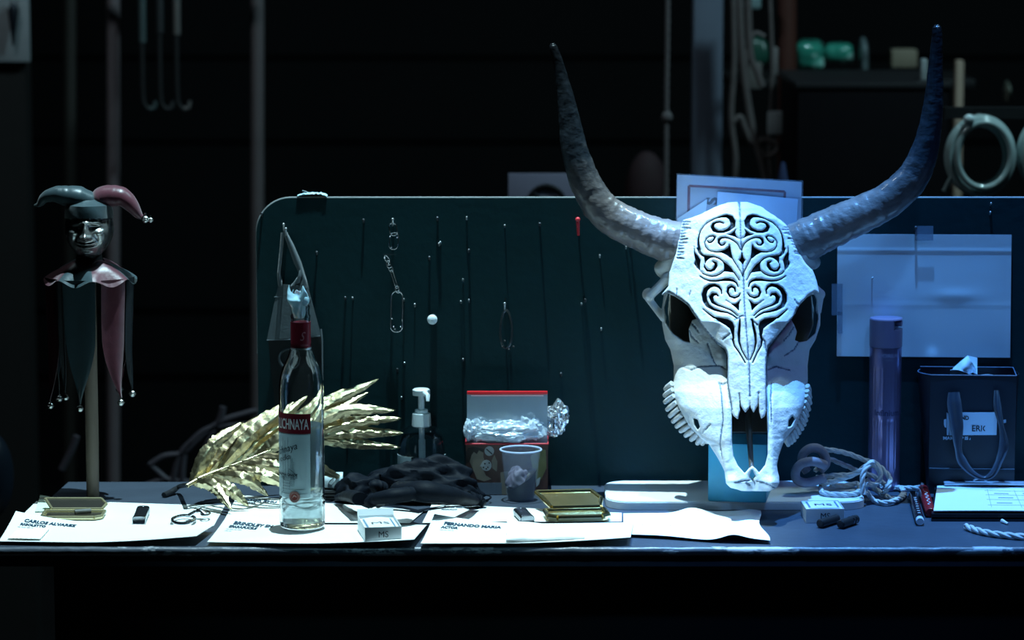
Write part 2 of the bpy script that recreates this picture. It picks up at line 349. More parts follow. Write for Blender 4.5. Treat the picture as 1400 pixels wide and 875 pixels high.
    T = interp([(266, 6), (276, 14), (300, 45), (350, 62), (400, 70), (470, 72), (530, 68), (580, 46), (600, 30), (632, 16), (648, 15), (658, 12), (667, 7), (672, 3)], v)[None, :]
    tt = np.abs(U2 - ub) / np.maximum(W, 1); hKf = hK + n1 * 1.8 + n2 * .9 + n3 * .4 - 1.2 * np.clip(1 - np.maximum(Q, 0) / 1.3, 0, 1)
    # premaxilla rods and shallow trough beside the nose
    rod = np.exp(-((U2 - 994.5) / 6.5) ** 2) + np.exp(-((U2 - 1054.5) / 6.5) ** 2)
    hKf = hKf + rod * 5 * interp([(520, 0), (545, 1), (700, 1)], v)[None, :]
    # two bulbs on the muzzle end
    for bx, by in ((1002, 653), (1052, 654)): hKf = hKf + 7 * np.exp(-(((U2 - bx) / 10) ** 2 + ((V2 - by) / 7) ** 2))
    hKf = hKf - 5 * np.exp(-((U2 - 1028) / 5) ** 2) * interp([(640, 0), (648, 1)], v)[None, :]
    # lumpy tear-bone beside the nasal suture
    for bx, by, br in ((988, 492, 6), (1053, 487, 6), (1056, 478, 5), (986, 483, 4)): hKf = hKf + 5 * np.exp(-((U2 - bx) ** 2 + (V2 - by) ** 2) / br ** 2)
    H = h[None, None, :].astype(np.float32)
    c3 = (hKf - T)[:, :, None].astype(np.float32)
    e = interp([(266, 2.3), (450, 2.3), (500, 1.85), (600, 1.85), (640, 2.3), (700, 2.3)], v)[None, :, None].astype(np.float32)
    body = ((tt[:, :, None].astype(np.float32) ** e + (np.abs(H - c3) / T[:, :, None].astype(np.float32)) ** e) ** (1 / e) - 1) * np.minimum(W, T)[:, :, None].astype(np.float32) * 0.9
    body = np.maximum(body, (V2 - 666.5)[:, :, None]); body = np.maximum(body, (275.5 - V2)[:, :, None] * 0.8)
    def carve(f, poly, d0, top=60):
        p = (poly_sdf(poly, U2, V2) if isinstance(poly, list) else poly)[:, :, None].astype(np.float32)
        c = np.maximum(p, (d0[:, :, None] if not np.isscalar(d0) else d0) - H); k = 2.0
        g = -c; hh = np.clip(0.5 - 0.5 * (f - g) / k, 0, 1) ; return (f * (1 - hh) + g * hh) + k * hh * (1 - hh)
    orbL = [(913, 401), (923, 405), (932, 411), (941, 418), (953, 436), (947, 438), (942, 450), (943, 463), (944, 468), (935, 466), (920, 456), (910, 441), (908, 420)]
    orbR = [(1113, 401), (1103.5, 406), (1093, 417), (1086, 428), (1081, 437), (1085, 444), (1089, 454), (1086, 465), (1093, 468), (1103, 466), (1114, 456), (1118, 437), (1118, 414)]
    body = carve(body, orbL, -60); body = carve(body, orbR, -60)
    nose = [(1001, 540), (1001, 600), (1003, 620), (1009, 633), (1018, 643), (1023, 637), (1028, 633), (1033, 637), (1037, 642), (1045, 632), (1048.5, 618), (1048.5, 590), (1047, 540)]
    noseb = np.where(v < 590, interp([(540, 20), (590, 40), (597, -200)], v), -200)[None, :] * np.ones_like(U2)
    body = carve(body, nose, noseb)
    body = carve(body, [(1027, 637), (1024, 646), (1028, 651), (1032, 646), (1029, 638)], -200)
    body = carve(body, [(949, 570), (955, 572), (958, 582), (955, 586), (951, 580)], 20); body = carve(body, [(1082, 567), (1085, 571), (1080, 581), (1076, 582), (1077, 573)], 20)
    sl = np.sqrt(1 + 0.35 ** 2)
    hF3 = hF[:, :, None].astype(np.float32); PO3 = PO[:, :, None].astype(np.float32)
    fr = (H - hF3) / sl; k = 5.0
    hh = np.clip(0.5 + 0.5 * (fr - PO3) / k, 0, 1); pl = PO3 * (1 - hh) + fr * hh + k * hh * (1 - hh) * 0.6
    pl = np.maximum(pl, hF3 - 34 - H)
    f = np.minimum(body, pl)
    f = np.maximum(f, -np.maximum(P[:, :, None].astype(np.float32), (hF3 - 9) - H))
    # capsules: arch behind each orbit, stumps below the horn roots, nasal septum
    def caps(f, a, b, ra, rb, k=3.0):
        a = np.array(a, float); b = np.array(b, float); lo = np.minimum(a, b) - max(ra, rb) - 8; hi = np.maximum(a, b) + max(ra, rb) + 8
        i0, i1 = np.searchsorted(u, [lo[0], hi[0]]); j0, j1 = np.searchsorted(v, [lo[1], hi[1]]); k0, k1 = np.searchsorted(h, [lo[2], hi[2]])
        X, Y, Z = np.meshgrid(u[i0:i1], v[j0:j1], h[k0:k1], indexing='ij'); dd = b - a
        t = np.clip(((X - a[0]) * dd[0] + (Y - a[1]) * dd[1] + (Z - a[2]) * dd[2]) / dd.dot(dd), 0, 1)
        g = np.sqrt((X - a[0] - dd[0] * t) ** 2 + (Y - a[1] - dd[1] * t) ** 2 + (Z - a[2] - dd[2] * t) ** 2) - (ra + (rb - ra) * t)
        F0 = f[i0:i1, j0:j1, k0:k1]; q = np.clip(0.5 + 0.5 * (g - F0) / k, 0, 1); f[i0:i1, j0:j1, k0:k1] = g * (1 - q) + F0 * q - k * q * (1 - q); return f
    f = caps(f, (913, 380, -8), (888, 404, -18), 7, 6); f = caps(f, (888, 404, -18), (886, 402, -35), 6, 9)
    f = caps(f, (886, 408, -24), (906, 434, -12), 5, 5); f = caps(f, (905, 372, -22), (915, 380, -10), 7, 8)
    f = caps(f, (1108, 390, -8), (1122, 402, -14), 7, 6); f = caps(f, (1122, 402, -14), (1119, 425, -14), 5, 4)
    f = caps(f, (906, 366, -20), (930, 350, -8), 12, 20); f = caps(f, (1112, 358, -22), (1092, 348, -8), 10, 20)
    f = caps(f, (1022, 560, 55), (1027, 634, 98), 5, 3.4)
    f = f.astype(np.float32)
    f[0] = f[-1] = 5; f[:, 0] = f[:, -1] = 5; f[:, :, 0] = f[:, :, -1] = 5
    V, Qd = surface_nets(f, (u[0], v[0], h[0]), (du, dv, dh))
    # vertex tint: ink in seams and dark lining of the scroll recesses
    ui = np.clip(((V[:, 0] - u[0]) / du).round().astype(int), 0, len(u) - 1); vi = np.clip(((V[:, 1] - v[0]) / dv).round().astype(int), 0, len(v) - 1)
    q = Q[ui, vi]; p = P[ui, vi]; front = V[:, 2] > hK[0, vi] - T[0, vi] * 0.4
    ink = np.clip(1 - np.maximum(q, 0) / 0.8, 0, 1) * front
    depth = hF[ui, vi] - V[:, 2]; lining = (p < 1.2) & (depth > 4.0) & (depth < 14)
    tint = np.ones((len(V), 4)); tint[:, :3] -= (np.array([0.86, 0.8, 0.72])[None, :] * ink[:, None])
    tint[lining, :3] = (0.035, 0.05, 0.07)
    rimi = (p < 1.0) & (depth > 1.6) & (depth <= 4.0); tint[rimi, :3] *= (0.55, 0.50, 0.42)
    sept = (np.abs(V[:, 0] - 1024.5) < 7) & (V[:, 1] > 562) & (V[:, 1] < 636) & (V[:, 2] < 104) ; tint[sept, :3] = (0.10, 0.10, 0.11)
    inn = (poly_sdf(nose, V[:, 0], V[:, 1]) < 2) & (V[:, 2] < hK[0, vi] - 16); tint[inn, :3] = (0.12, 0.115, 0.11)  # shade inside the nasal opening painted into the bone tint
    orb = ((poly_sdf(orbL, V[:, 0], V[:, 1]) < 1) | (poly_sdf(orbR, V[:, 0], V[:, 1]) < 1)) & (V[:, 2] < hK[0, vi] - 55); tint[orb, :3] = (0.25, 0.24, 0.22)  # deep orbit interior darkened in the tint, painted shade
    return V, Qd, tint
SK_P0 = at(1015, 470, 0.315); SK_D = unit(ray(1015, 470)); SK_S = np.linalg.norm(SK_P0 - CAM) / np.linalg.norm(ray(1015, 470)) / FPX
SK_V = unit(np.cross(SK_D, RT)); SK_V = SK_V if SK_V[2] < 0 else -SK_V          # downwards across the face
SK_R = unit(np.cross(SK_V, SK_D)); SK_R = SK_R if SK_R[0] > 0 else -SK_R
def sk(u_, v_, h_): return SK_P0 + SK_R * ((u_ - 1015) * SK_S) + SK_V * ((v_ - 470) * SK_S) - SK_D * (h_ * SK_S)
def make_skull():
    V, Qd, tint = build_skull()
    base = sk(1028, 666, 110)
    root = thing('ox_skull', 'bone-white horned ox skull carved with scrolls, mounted on a blue block', 'skull', base)
    Wd = SK_P0[None, :] + (V[:, :1] - 1015) * SK_S * SK_R + (V[:, 1:2] - 470) * SK_S * SK_V - V[:, 2:3] * SK_S * SK_D - base[None, :]
    me = bpy.data.meshes.new('cranium'); me.from_pydata(Wd.tolist(), [], Qd.tolist())
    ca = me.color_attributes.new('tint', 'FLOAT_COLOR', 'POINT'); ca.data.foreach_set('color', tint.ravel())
    me.polygons.foreach_set('use_smooth', [True] * len(me.polygons)); me.update()
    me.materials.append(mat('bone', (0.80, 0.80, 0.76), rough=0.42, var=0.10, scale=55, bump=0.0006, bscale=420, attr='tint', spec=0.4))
    o = bpy.data.objects.new('cranium', me); COL.objects.link(o); o.parent = root
    bm = bmesh.new(); bm.from_mesh(me)
    bmesh.ops.recalc_face_normals(bm, faces=bm.faces); bm.to_mesh(me); bm.free()
    # horns
    hm = mat('horn', (0.9, 0.9, 0.9), rough=0.28, var=0.25, scale=90, bump=0.0016, bscale=75, attr='tint', coat=0.4, stretch=(1, 1, 1.6))
    HL = [(757, 60, 30, 3), (758, 66, 29, 5.6), (764, 85, 27, 7), (769, 108, 24, 9), (774, 131, 21, 11.5), (779, 165, 16, 15), (785, 201, 11, 18), (795, 235, 6, 20.5), (808, 263, 2, 22.3), (825, 287, -2, 23.8), (848, 303, -5, 25.3), (874, 315, -8, 26.5), (900, 325, -10, 28), (922, 331, -11, 29), (940, 336, -12, 28)]
    HR = [(1278, 38, 30, 3), (1278, 43, 29, 6), (1278, 62, 27, 8), (1276, 102, 23, 10.5), (1274, 143, 18, 13.3), (1268, 185, 12, 16.3), (1259, 218, 7, 19.6), (1243, 248, 2, 22.5), (1214, 274, -3, 24), (1184, 290, -6, 25.2), (1154, 303, -8, 26.7), (1125, 317, -10, 28), (1097, 330, -11, 29), (1078, 338, -12, 28)]
    for pts, sd in ((HL, 1), (HR, 2)):
        C = smooth(pts, 150); seg = 48; P = np.array([sk(a, b, c_) for a, b, c_, _ in C]); R = C[:, 3] * SK_S
        T_ = np.array([unit(t) for t in np.gradient(P, axis=0)]); nrm = unit(np.cross(T_[0], (0, 1, 0))); VV = []; CC = []
        for i in range(150):
            nrm = unit(nrm - T_[i] * nrm.dot(T_[i])); bn = np.cross(T_[i], nrm); s = i / 149
            for k in range(seg):
                a = 2 * PI * k / seg; g = Vector((math.cos(a) * 1.5, math.sin(a) * 1.5, s * 34 + sd * 50))
                w = mnoise.fractal(g, 0.8, 2.1, 4) ; ring = mnoise.noise(Vector((math.cos(a) * .8, math.sin(a) * .8, s * 75 + sd * 9)))
                fine = mnoise.noise(Vector((math.cos(a) * 2.2, math.sin(a) * 2.2, s * 160 + sd * 9))); rr = R[i] * (1 + 0.045 * w + 0.035 * ring * min(1, s * 1.3) + .011 * fine * min(1, s * 1.6))
                VV.append(P[i] + (nrm * math.cos(a) + bn * math.sin(a)) * rr)
                base_c = np.array([0.30, 0.26, 0.25]); mid = np.array([0.034, 0.044, 0.056]); tip = np.array([0.008, 0.009, 0.011])
                q = np.clip((s - 0.45 + 0.06 * w) / 0.28, 0, 1); c_ = mid * (1 - q) + base_c * q; q2 = np.clip((s - 0.12 + .05 * w) / 0.32, 0, 1); c_ = tip * (1 - q2) + c_ * q2
                streak = 0.5 + 0.5 * mnoise.noise(Vector((math.cos(a) * 6, math.sin(a) * 6, s * 20)))
                c_ = c_ * (0.65 + 0.6 * streak)
                CC.append((*c_, 1))
        F = [(i * seg + k, i * seg + (k + 1) % seg, (i + 1) * seg + (k + 1) % seg, (i + 1) * seg + k) for i in range(149) for k in range(seg)] + [tuple(range(seg)), tuple(149 * seg + k for k in range(seg))]
        mb = MB().add(VV, F); o = mb.build('horn', hm, root, angle=80)
        ca = o.data.color_attributes.new('tint', 'FLOAT_COLOR', 'POINT'); ca.data.foreach_set('color', np.array(CC).ravel())
    # teeth
    tm = mat('tooth', (0.62, 0.60, 0.56), rough=0.35, var=0.3, scale=120, bump=0.0006, bscale=200)
    for pin, pout in (([(919, 524), (921, 538), (927, 553), (934, 567), (943, 580), (952, 590), (962, 597), (968, 600)], [(910, 532), (909, 547), (914, 564), (921, 577), (930, 588), (942, 598), (956, 606), (967, 603)]),
                      ([(1103, 527), (1101, 540), (1097, 556), (1092, 569), (1086, 581), (1080, 589), (1073, 594)], [(1106, 536), (1107, 551), (1103, 568), (1099, 580), (1092, 591), (1085, 601), (1077, 607)])):
        A = smooth(pin, 13); B = smooth(pout, 13); mb = MB()
        for i in range(13):
            a3 = np.array(A[i]); b3 = np.array(B[i]); hh0 = 20 + 30 * i / 12
            c0 = sk(a3[0], a3[1], hh0 + 6); c1 = sk(*(a3 * .35 + b3 * .65), hh0 - 2); c2 = sk(b3[0], b3[1], hh0 - 9)
            mb.tube([c0, c0 * .5 + c1 * .5, c1, c2, c2 + (c2 - c1) * .25], [3.2 * SK_S, 3.6 * SK_S, 3.7 * SK_S, 3.2 * SK_S, 1.4 * SK_S], seg=10)
            mb.tube([c0 + SK_D * .012, c1 + SK_D * .012, c2 + SK_D * .010], [4 * SK_S, 4.4 * SK_S, 2.6 * SK_S], seg=8)
        mb.build('tooth_row', tm, root)
    # stand: painted block on a rounded plank
    st = thing('display_stand', 'pale blue painted block on a round-ended white plank under the ox skull', 'stand', onz(1000, 690))
    pm = mat('white_plank_paint', (0.72, 0.74, 0.76), rough=0.55, var=0.08, scale=30, bump=0.0004, bscale=60, chips_glints=(0.12, 0.13, 0.15), chipscale=38, chipt=0.70)
    th = 0.0125; z1 = TZ + th
    fl = onz(832, 697)[1]; yb = onz(850, 657, z1)[1]; yf = onz(1000, 686, z1)[1] ; x0 = onz(830, 690, z1)[0]; x1 = onz(1187, 690, z1)[0]; pts = []
    yc = (yf + yb) / 2; hw = (yb - yf) / 2; rr = 0.035
    for cx, cy, a0 in ((x1 - rr, yb - rr, 0), (x0 + rr, yb - rr, 90), (x0 + rr, yf + rr, 180), (x1 - rr, yf + rr, 270)):
        for k in range(9): a = math.radians(a0 + k * 90 / 8); pts.append((cx + rr * math.cos(a), cy + rr * math.sin(a)))
    bm = bmesh.new(); vs = [bm.verts.new((a, b, TZ + 0.0005)) for a, b in pts]; fc = bm.faces.new(vs); e = bmesh.ops.extrude_face_region(bm, geom=[fc])
    for q in e['geom']:
        if isinstance(q, bmesh.types.BMVert): q.co.z = z1
    top = [ed for ed in bm.edges if all(abs(w.co.z - z1) < 1e-6 for w in ed.verts)]; bmesh.ops.bevel(bm, geom=top, offset=0.0015, segments=2, affect='EDGES')
    MB().bm(bm).build('plank', pm, st, angle=30)
    bmn = mat('blue_block_paint', (0.08, 0.47, 0.66), rough=0.45, var=0.06, scale=14, bump=0.0002, bscale=90)
    bl = onz(976, 688, z1); br = onz(1060, 688, z1); w = br[0] - bl[0]; hgt = 0.086; a = math.radians(-9)
    cx, cy = (bl[0] + br[0]) / 2 - .004, bl[1] + 0.047
    MB().box((cx, cy, z1 + hgt / 2 + .0002), (w - .004, 0.085, hgt), rot=rz(a), ch=0.003).build('block', bmn, st, angle=30)
    return root
# ================================================================ room, table, board, light
def make_setting():
    def st(name, mb, m, **k): o = mb.build(name, m, sm=False, origin=(0, 0, 0)); o['kind'] = 'structure'; return o
    dk = mat('black_wall', (0.005, 0.0055, 0.0065), rough=0.8, spec=.2, var=0.3, scale=3, bump=0.001, bscale=20)
    fl = mat('black_floor', (0.015, 0.015, 0.016), rough=0.5, var=0.3, scale=4, bump=0.0005, bscale=30)
    st('floor', MB().box((0, -0.5, -0.05), (10, 12, 0.1)), fl)
    st('ceiling', MB().box((0, -0.5, 4.05), (10, 12, 0.1)), dk)
    mb = MB().box((0, 5.45, 2), (10, 0.1, 4))
    for z in (0.35, 0.55, float(at(700, 188, 5.385)[2]), float(at(700, 73, 5.385)[2]), 1.6): mb.box((-1.0, 5.385, z), (7.9, 0.03, 0.012))
    st('wall_back', mb, dk)
    st('wall_left', MB().box((-4.95, -0.5, 2), (0.1, 11.8, 4)), dk)
    st('wall_right', MB().box((4.95, -0.5, 2), (0.1, 11.8, 4)), dk)
    st('wall_front', MB().box((0, -6.45, 2), (10, 0.1, 4)), dk)
TBK = onz(700, 664)[1]
def make_table():
    tp = mat('navy_table_paint', (0.045, 0.060, 0.085), rough=0.42, var=0.35, scale=9, bump=0.0007, bscale=55, chips_glints=(0.35, 0.37, 0.40), chipscale=95, chipt=0.715)
    ed = mat('worn_edge_paint', (0.06, 0.075, 0.10), rough=0.35, var=0.5, scale=35, bump=0.0012, bscale=80, chips_glints=(0.36, 0.40, 0.44), chipscale=30, chipt=0.56, stretch=(.4, 1, 1))
    bk = mat('black_leg_paint', (0.010, 0.010, 0.012), rough=0.6)
    t = thing('prop_table', 'long navy-painted prop table with a worn front edge', 'table', (0, 0.2, 0))
    fy = onz(700, 747)[1]; xl_b = onz(90, 664)[0]; xl_f = onz(-6, 747)[0]; XR = 1.25; yb = TBK + 0.03
    poly = [(xl_f, fy), (XR, fy), (XR, yb), (xl_b, yb)]
    MB().prism(poly, lambda a, b, d: (a, b, d), TZ - 0.028, TZ).build('tabletop', tp, t, sm=False)
    pts = [(x, fy - 0.001, TZ - 0.0065) for x in np.linspace(xl_f, XR, 120)]
    pts = [(p[0], p[1] - 0.0006 * random.random(), p[2] + random.uniform(-.0004, .0004)) for p in pts]
    MB().tube(pts, 0.0066, seg=14).build('edge_band', ed, t)
    MB().box(((xl_f + XR) / 2 + .03, fy + 0.06, TZ - 0.12), (XR - xl_f - .1, 0.02, 0.18), ch=.002).build('apron', bk, t, sm=False)
    for x, y in ((xl_f + .1, fy + .09), (XR - .06, fy + .09), (xl_f + .13, yb - .06), (XR - .06, yb - .06)):
        MB().box((x, y, (TZ - .03) / 2), (0.06, 0.06, TZ - .03), ch=.003).build('leg', bk, t, sm=False)
    return t
BY = TBK            # front face of the board
def make_board():
    bp = mat('green_black_board_paint', (0.004, 0.026, 0.031), rough=0.5, var=0.3, scale=6, bump=0.0005, bscale=70, chips_glints=(0.16, 0.19, 0.20), chipscale=42, chipt=0.715, spec=.22)
    xl, xr = at(352, 450, BY)[0], 1.22; zt = at(700, 271, BY)[2]; r = 0.052
    pts = [(xl, TZ), (xr, TZ), (xr, zt)] + [(xl + r - r * math.sin(a), zt - r + r * math.cos(a)) for a in np.linspace(0, PI / 2, 14)]
    t = thing('tool_board', 'dark green-black painted board standing upright behind the props', 'board', ((xl + xr) / 2, BY, TZ))
    MB().prism(pts, lambda a, b, d: (a, d, b), BY, BY + 0.018).build('panel', bp, t, sm=False)
    lip = mat('lip_metal', (0.30, 0.33, 0.34), rough=0.4, metal=0.3, var=.3, scale=60)
    L = [(xl + .0, BY + .004, TZ + .2)] + [(xl + r - r * math.sin(a), BY + .004, zt - r + r * math.cos(a) + .0004) for a in np.linspace(PI / 2, 0, 14)] + [(x, BY + .004, zt + .0004) for x in np.linspace(xl + r + .05, xr, 20)]
    MB().tube(L, 0.0016, seg=8).build('edge_strip', lip, t)
    nail = mat('nail_steel', (0.45, 0.47, 0.48), rough=0.35, metal=0.9, var=.3, scale=200)
    darkn = mat('dark_nail_steel', (0.07, 0.08, 0.09), rough=0.4, metal=0.7)
    red = mat('red_nail_cap', (0.75, 0.05, 0.07), rough=0.3)
    def peg(x, y, ln=0.03, r_=0.0016, m=nail, kind='nail', hd=1.35):
        p = at(x, y, BY - ln); b = np.array((p[0], BY - 0.0002, p[2] - 0.004)); q = MB()
        q.tube([b, p], r_, seg=8); q.ball(p, r_ * hd, 10, 6)
        return q.build(kind, m, t)
    def hook(x, y, ln=0.022, m=nail, s=1.0):
        p = at(x, y, BY - ln); b = np.array((p[0], BY, p[2] - .003)); q = MB()
        q.tube([b, p - (0, -.004, .004 * s), p - (0, .001, .001), p + (0, -.003, .006 * s)], 0.0014 * s, seg=8); q.ball(p + (0, -.003, .006 * s), .0021 * s, 10, 6)
        return q.build('hook', m, t)
    for x, y, l, m in ((433, 345, .006, darkn), (472, 407, .018, darkn), (482, 407, .035, nail), (497, 301, .008, darkn), (600, 333, .012, nail), (602, 331, .012, nail), (587, 352, .008, darkn), (598, 298, .01, darkn), (638, 297, .006, nail), (690, 308, .034, nail), (738, 306, .03, darkn), (633, 382, .02, nail),
                       (630, 412, .03, nail), (641, 410, .012, nail), (633, 491, .028, nail), (552, 409, .028, nail), (553, 496, .022, nail), (549, 543, .012, nail), (795, 415, .026, nail), (800, 410, .01, darkn), (820, 349, .004, nail), (822, 449, .006, nail), (641, 342, .02, darkn), (856, 337, .006, nail), (858, 300, .03, darkn), (567, 416, .006, nail), (767, 511, .01, darkn), (1355, 278, .012, nail), (1354, 290, .008, nail), (1252, 311, .018, darkn), (358, 292, .01, darkn), (543, 505, .01, darkn)):
        peg(x, y, max(.004, l * .42), .0012 if m is nail else .0017, m)
    for x, y in ((388, 312), (391, 318), (537, 305)): hook(x, y)
    hook(690, 420, .016)
    p = at(790, 300, BY - .03); q = MB(); q.tube([(p[0], BY, p[2] - .008), p], .0018, seg=8); q.ball(p, .0036, 12, 8); q.tube([p - (0, 0, .004), p - (-.001, .0, .024)], [.0026, .0018], seg=8); q.build('red_nail', red, t, label='red capped nail')
    # old screw eyes that hold the panel
    return t
def spot(name, loc, tgt, watts, col, size_deg=80, blend=0.4, rad=0.01):
    l = bpy.data.lights.new(name, 'SPOT'); l.energy = watts; l.color = col; l.spot_size = math.radians(size_deg); l.spot_blend = blend; l.shadow_soft_size = rad
    o = bpy.data.objects.new(name, l); COL.objects.link(o); o.location = loc
    o.rotation_euler = (Vector(tgt) - Vector(loc)).to_track_quat('-Z', 'Y').to_euler(); return o
def make_light():
    spot('lamp_cyan', (-0.12, 0.27, 3.9), (-0.20, 0.2, TZ), LA, (0.60, 0.90, 1.0), 25.5, .35, .010)
    spot('lamp_blue', (0.50, 0.26, 3.9), (0.56, 0.22, TZ), LB, (0.11, 0.40, 1.0), 19.5, .35, .010)
    spot('lamp_violet', (1.7, -0.3, 3.2), (0.45, 0.25, TZ), LC, (0.30, 0.22, 1.0), 22, .6, .03)
    w = bpy.data.worlds.new('w'); SC.world = w; w.use_nodes = True; w.node_tree.nodes['Background'].inputs[0].default_value = (0.3, 0.45, 0.6, 1); w.node_tree.nodes['Background'].inputs[1].default_value = 0.004
def make_camera():
    c = bpy.data.cameras.new('camera'); o = bpy.data.objects.new('camera', c); COL.objects.link(o); SC.camera = o
    c.sensor_width = 36; c.lens = 36 * FPX / 1400; c.clip_end = 50
    o.location = CAM; o.rotation_euler = (PI / 2 - TH, 0, 0)
    c.dof.use_dof = True; c.dof.focus_distance = 4.66; c.dof.aperture_fstop = 4.5
    vs = SC.view_settings; vs.view_transform = 'Standard'; vs.look = 'None'; vs.gamma = 1; vs.use_curve_mapping = False; vs.exposure = 0.0
LA, LB, LC = 680, 820, 14
# ================================================================ props, left half
WHITE = lambda: mat('paper_white', (0.80, 0.82, 0.80), rough=0.55, var=0.03, scale=20, bump=0.0002, bscale=30)
INK = lambda: mat('print_ink', (0.005, 0.035, 0.07), rough=0.6)
def sheet(name, corners, zfn, label, cat, group=None, thick=0.0006, m=None, edge=None, z0=0.0015, lines=(), nu=40, nv=20, lm=None):
    """corners px FL, FR, BR, BL laid on the table; zfn(s,t) lift in metres; s left-right, t front-back"""
    c = [onz(x, y, TZ + z0)[:2] for x, y in corners]
    def pos(s, t, dz=0.0):
        e = edge(s, t) if edge else (0, 0)
        a = c[0] * (1 - s) + c[1] * s; b = c[3] * (1 - s) + c[2] * s; q = a * (1 - t) + b * t
        return (q[0] + e[0], q[1] + e[1], TZ + z0 + zfn(s, t) + dz)
    mb = MB().grid(lambda u, v: pos(u, v), nu, nv, thick=thick)
    if not lines:
        o = mb.build(name, m or WHITE(), origin=pos(0.5, 0.5)); return tag(o, label, cat, group), pos
    r = thing(name, label, cat, pos(0.5, 0.5), group); mb.build('page', m or WHITE(), r)
    wid = np.linalg.norm(c[1] - c[0]); dep = np.linalg.norm(c[3] - c[0])
    t_ = MB()
    for body, s, t, size, sx, bold in lines:
        bold = bold * 1.6 + .0003
        letters(t_, body, lambda x, y: pos(s + x / wid, t + y / dep, 0.0007), size, sx=sx, bold=bold)
    t_.build('lettering', lm or INK(), r, sm=False, fixn=False)
    return r, pos
def make_papers():
    sm_ = 'blank sheets of printed paper laid along the table'
    under = lambda s, t: 0.002 + 0.003 * math.sin(s * 3) * (1 - t)
    W = WHITE()
    # rear row first (they lie under the front row)
    sheet('printed_sheet', group='printed sheets laid along the front of the table', corners=[(20, 714), (292, 719), (308, 690), (50, 685)], zfn=lambda s, t: 0.0008 * math.sin(6 * s), label='rear paper sheet at the left end of the table, under the lighter and keyring', cat='paper', lines=(('---', .12, .8, .008, 1.4, 0),))
    sheet('printed_sheet', group='printed sheets laid along the front of the table', corners=[(305, 715), (560, 716), (580, 699), (325, 679)], zfn=lambda s, t: 0.001 + 0.006 * max(0, .35 - s) * t, label='rear paper sheet behind the vodka bottle, headed BORSA in small print', cat='paper', lines=(('EGOR ZHU', .05, .80, .020, .46, .0004), ('BORSA', .045, .71, .013, .48, .0002)), m=W)
    sheet('printed_sheet', group='printed sheets laid along the front of the table', corners=[(577, 716), (850, 713), (850, 701), (590, 691)], zfn=lambda s, t: 0.001 + 0.001 * math.sin(5 * s), label='rear paper sheet under the gold case and silver lighter', cat='paper', lines=(('ROBI SEDGWICK', .07, .84, .016, .46, .0003), ('MARULLO', .065, .70, .012, .42, .0001)))
    # front row: bowed, right hand halves lift off the table
    def lift(a, b): return lambda s, t: 0.0042 + .013 * max(0, 1 - s / .5) ** 2 * t ** 1.5 + a * math.sin(PI * min(1, s * 1.0)) * .3 + b * max(0, s - .45) ** 1.5 * (1 - t * .5)
    sheet('printed_sheet', group='printed sheets laid along the front of the table', corners=[(-2, 744), (268, 745), (292, 726), (22, 715)], zfn=lift(0.001, 0.020), label='front left paper sheet with a name in capitals and a small white sticker', cat='paper', edge=lambda s, t: (0, -0.012 * math.sin(PI * s) * (1 - t) * .5), z0=.0015,
          lines=(('CARLOS ALVAREZ', .065, .72, .020, .43, .0004), ('RIGOLETTO', .055, .60, .015, .43, .0003), ('--- ----- ---- --', .05, .52, .010, .40, 0)))
    sheet('printed_sheet', group='printed sheets laid along the front of the table', corners=[(283, 745), (566, 748), (584, 724), (312, 719)], zfn=lift(0.0008, 0.016), label='front middle paper sheet under the vodka bottle and small white box', cat='paper', edge=lambda s, t: (0, -0.008 * math.sin(PI * s) * (1 - t) * .5),
          lines=(('BRINDLEY SH', .055, .70, .020, .46, .0004), ('SPARAFUCILE', .045, .58, .015, .43, .0003), ('--- ---- --- ----', .04, .50, .010, .40, 0), ('----- ---', .04, .44, .008, .40, 0)))
    sheet('printed_sheet', group='printed sheets laid along the front of the table', corners=[(575, 747), (862, 745), (866, 721), (594, 719)], zfn=lift(0.0008, 0.016), label='front right paper sheet headed ACTOR, under the folded tissue', cat='paper', edge=lambda s, t: (0, -0.008 * math.sin(PI * s) * (1 - t) * .5),
          lines=(('FERNANDO MARIA', .065, .70, .020, .47, .0004), ('ACTOR', .06, .58, .015, .45, .0003), ('---- --- ---- --', .06, .50, .009, .42, 0)))
    # sticker on the first sheet
    pass
def make_sticker():
    cs = [onz(x, y, TZ + .0085)[:2] for x, y in ((10, 736), (55, 737), (68, 723), (27, 721))]
    def pos(s, t): a = cs[0] * (1 - s) + cs[1] * s; b = cs[3] * (1 - s) + cs[2] * s; q = a * (1 - t) + b * t; return (q[0], q[1], TZ + .0088)
    o = MB().grid(pos, 6, 4, thick=.0003).build('sticky_note', mat('note_white', (.86, .90, .84), rough=.6, var=.02))
    tag(o, 'small white sticky note on the front left paper sheet', 'note')
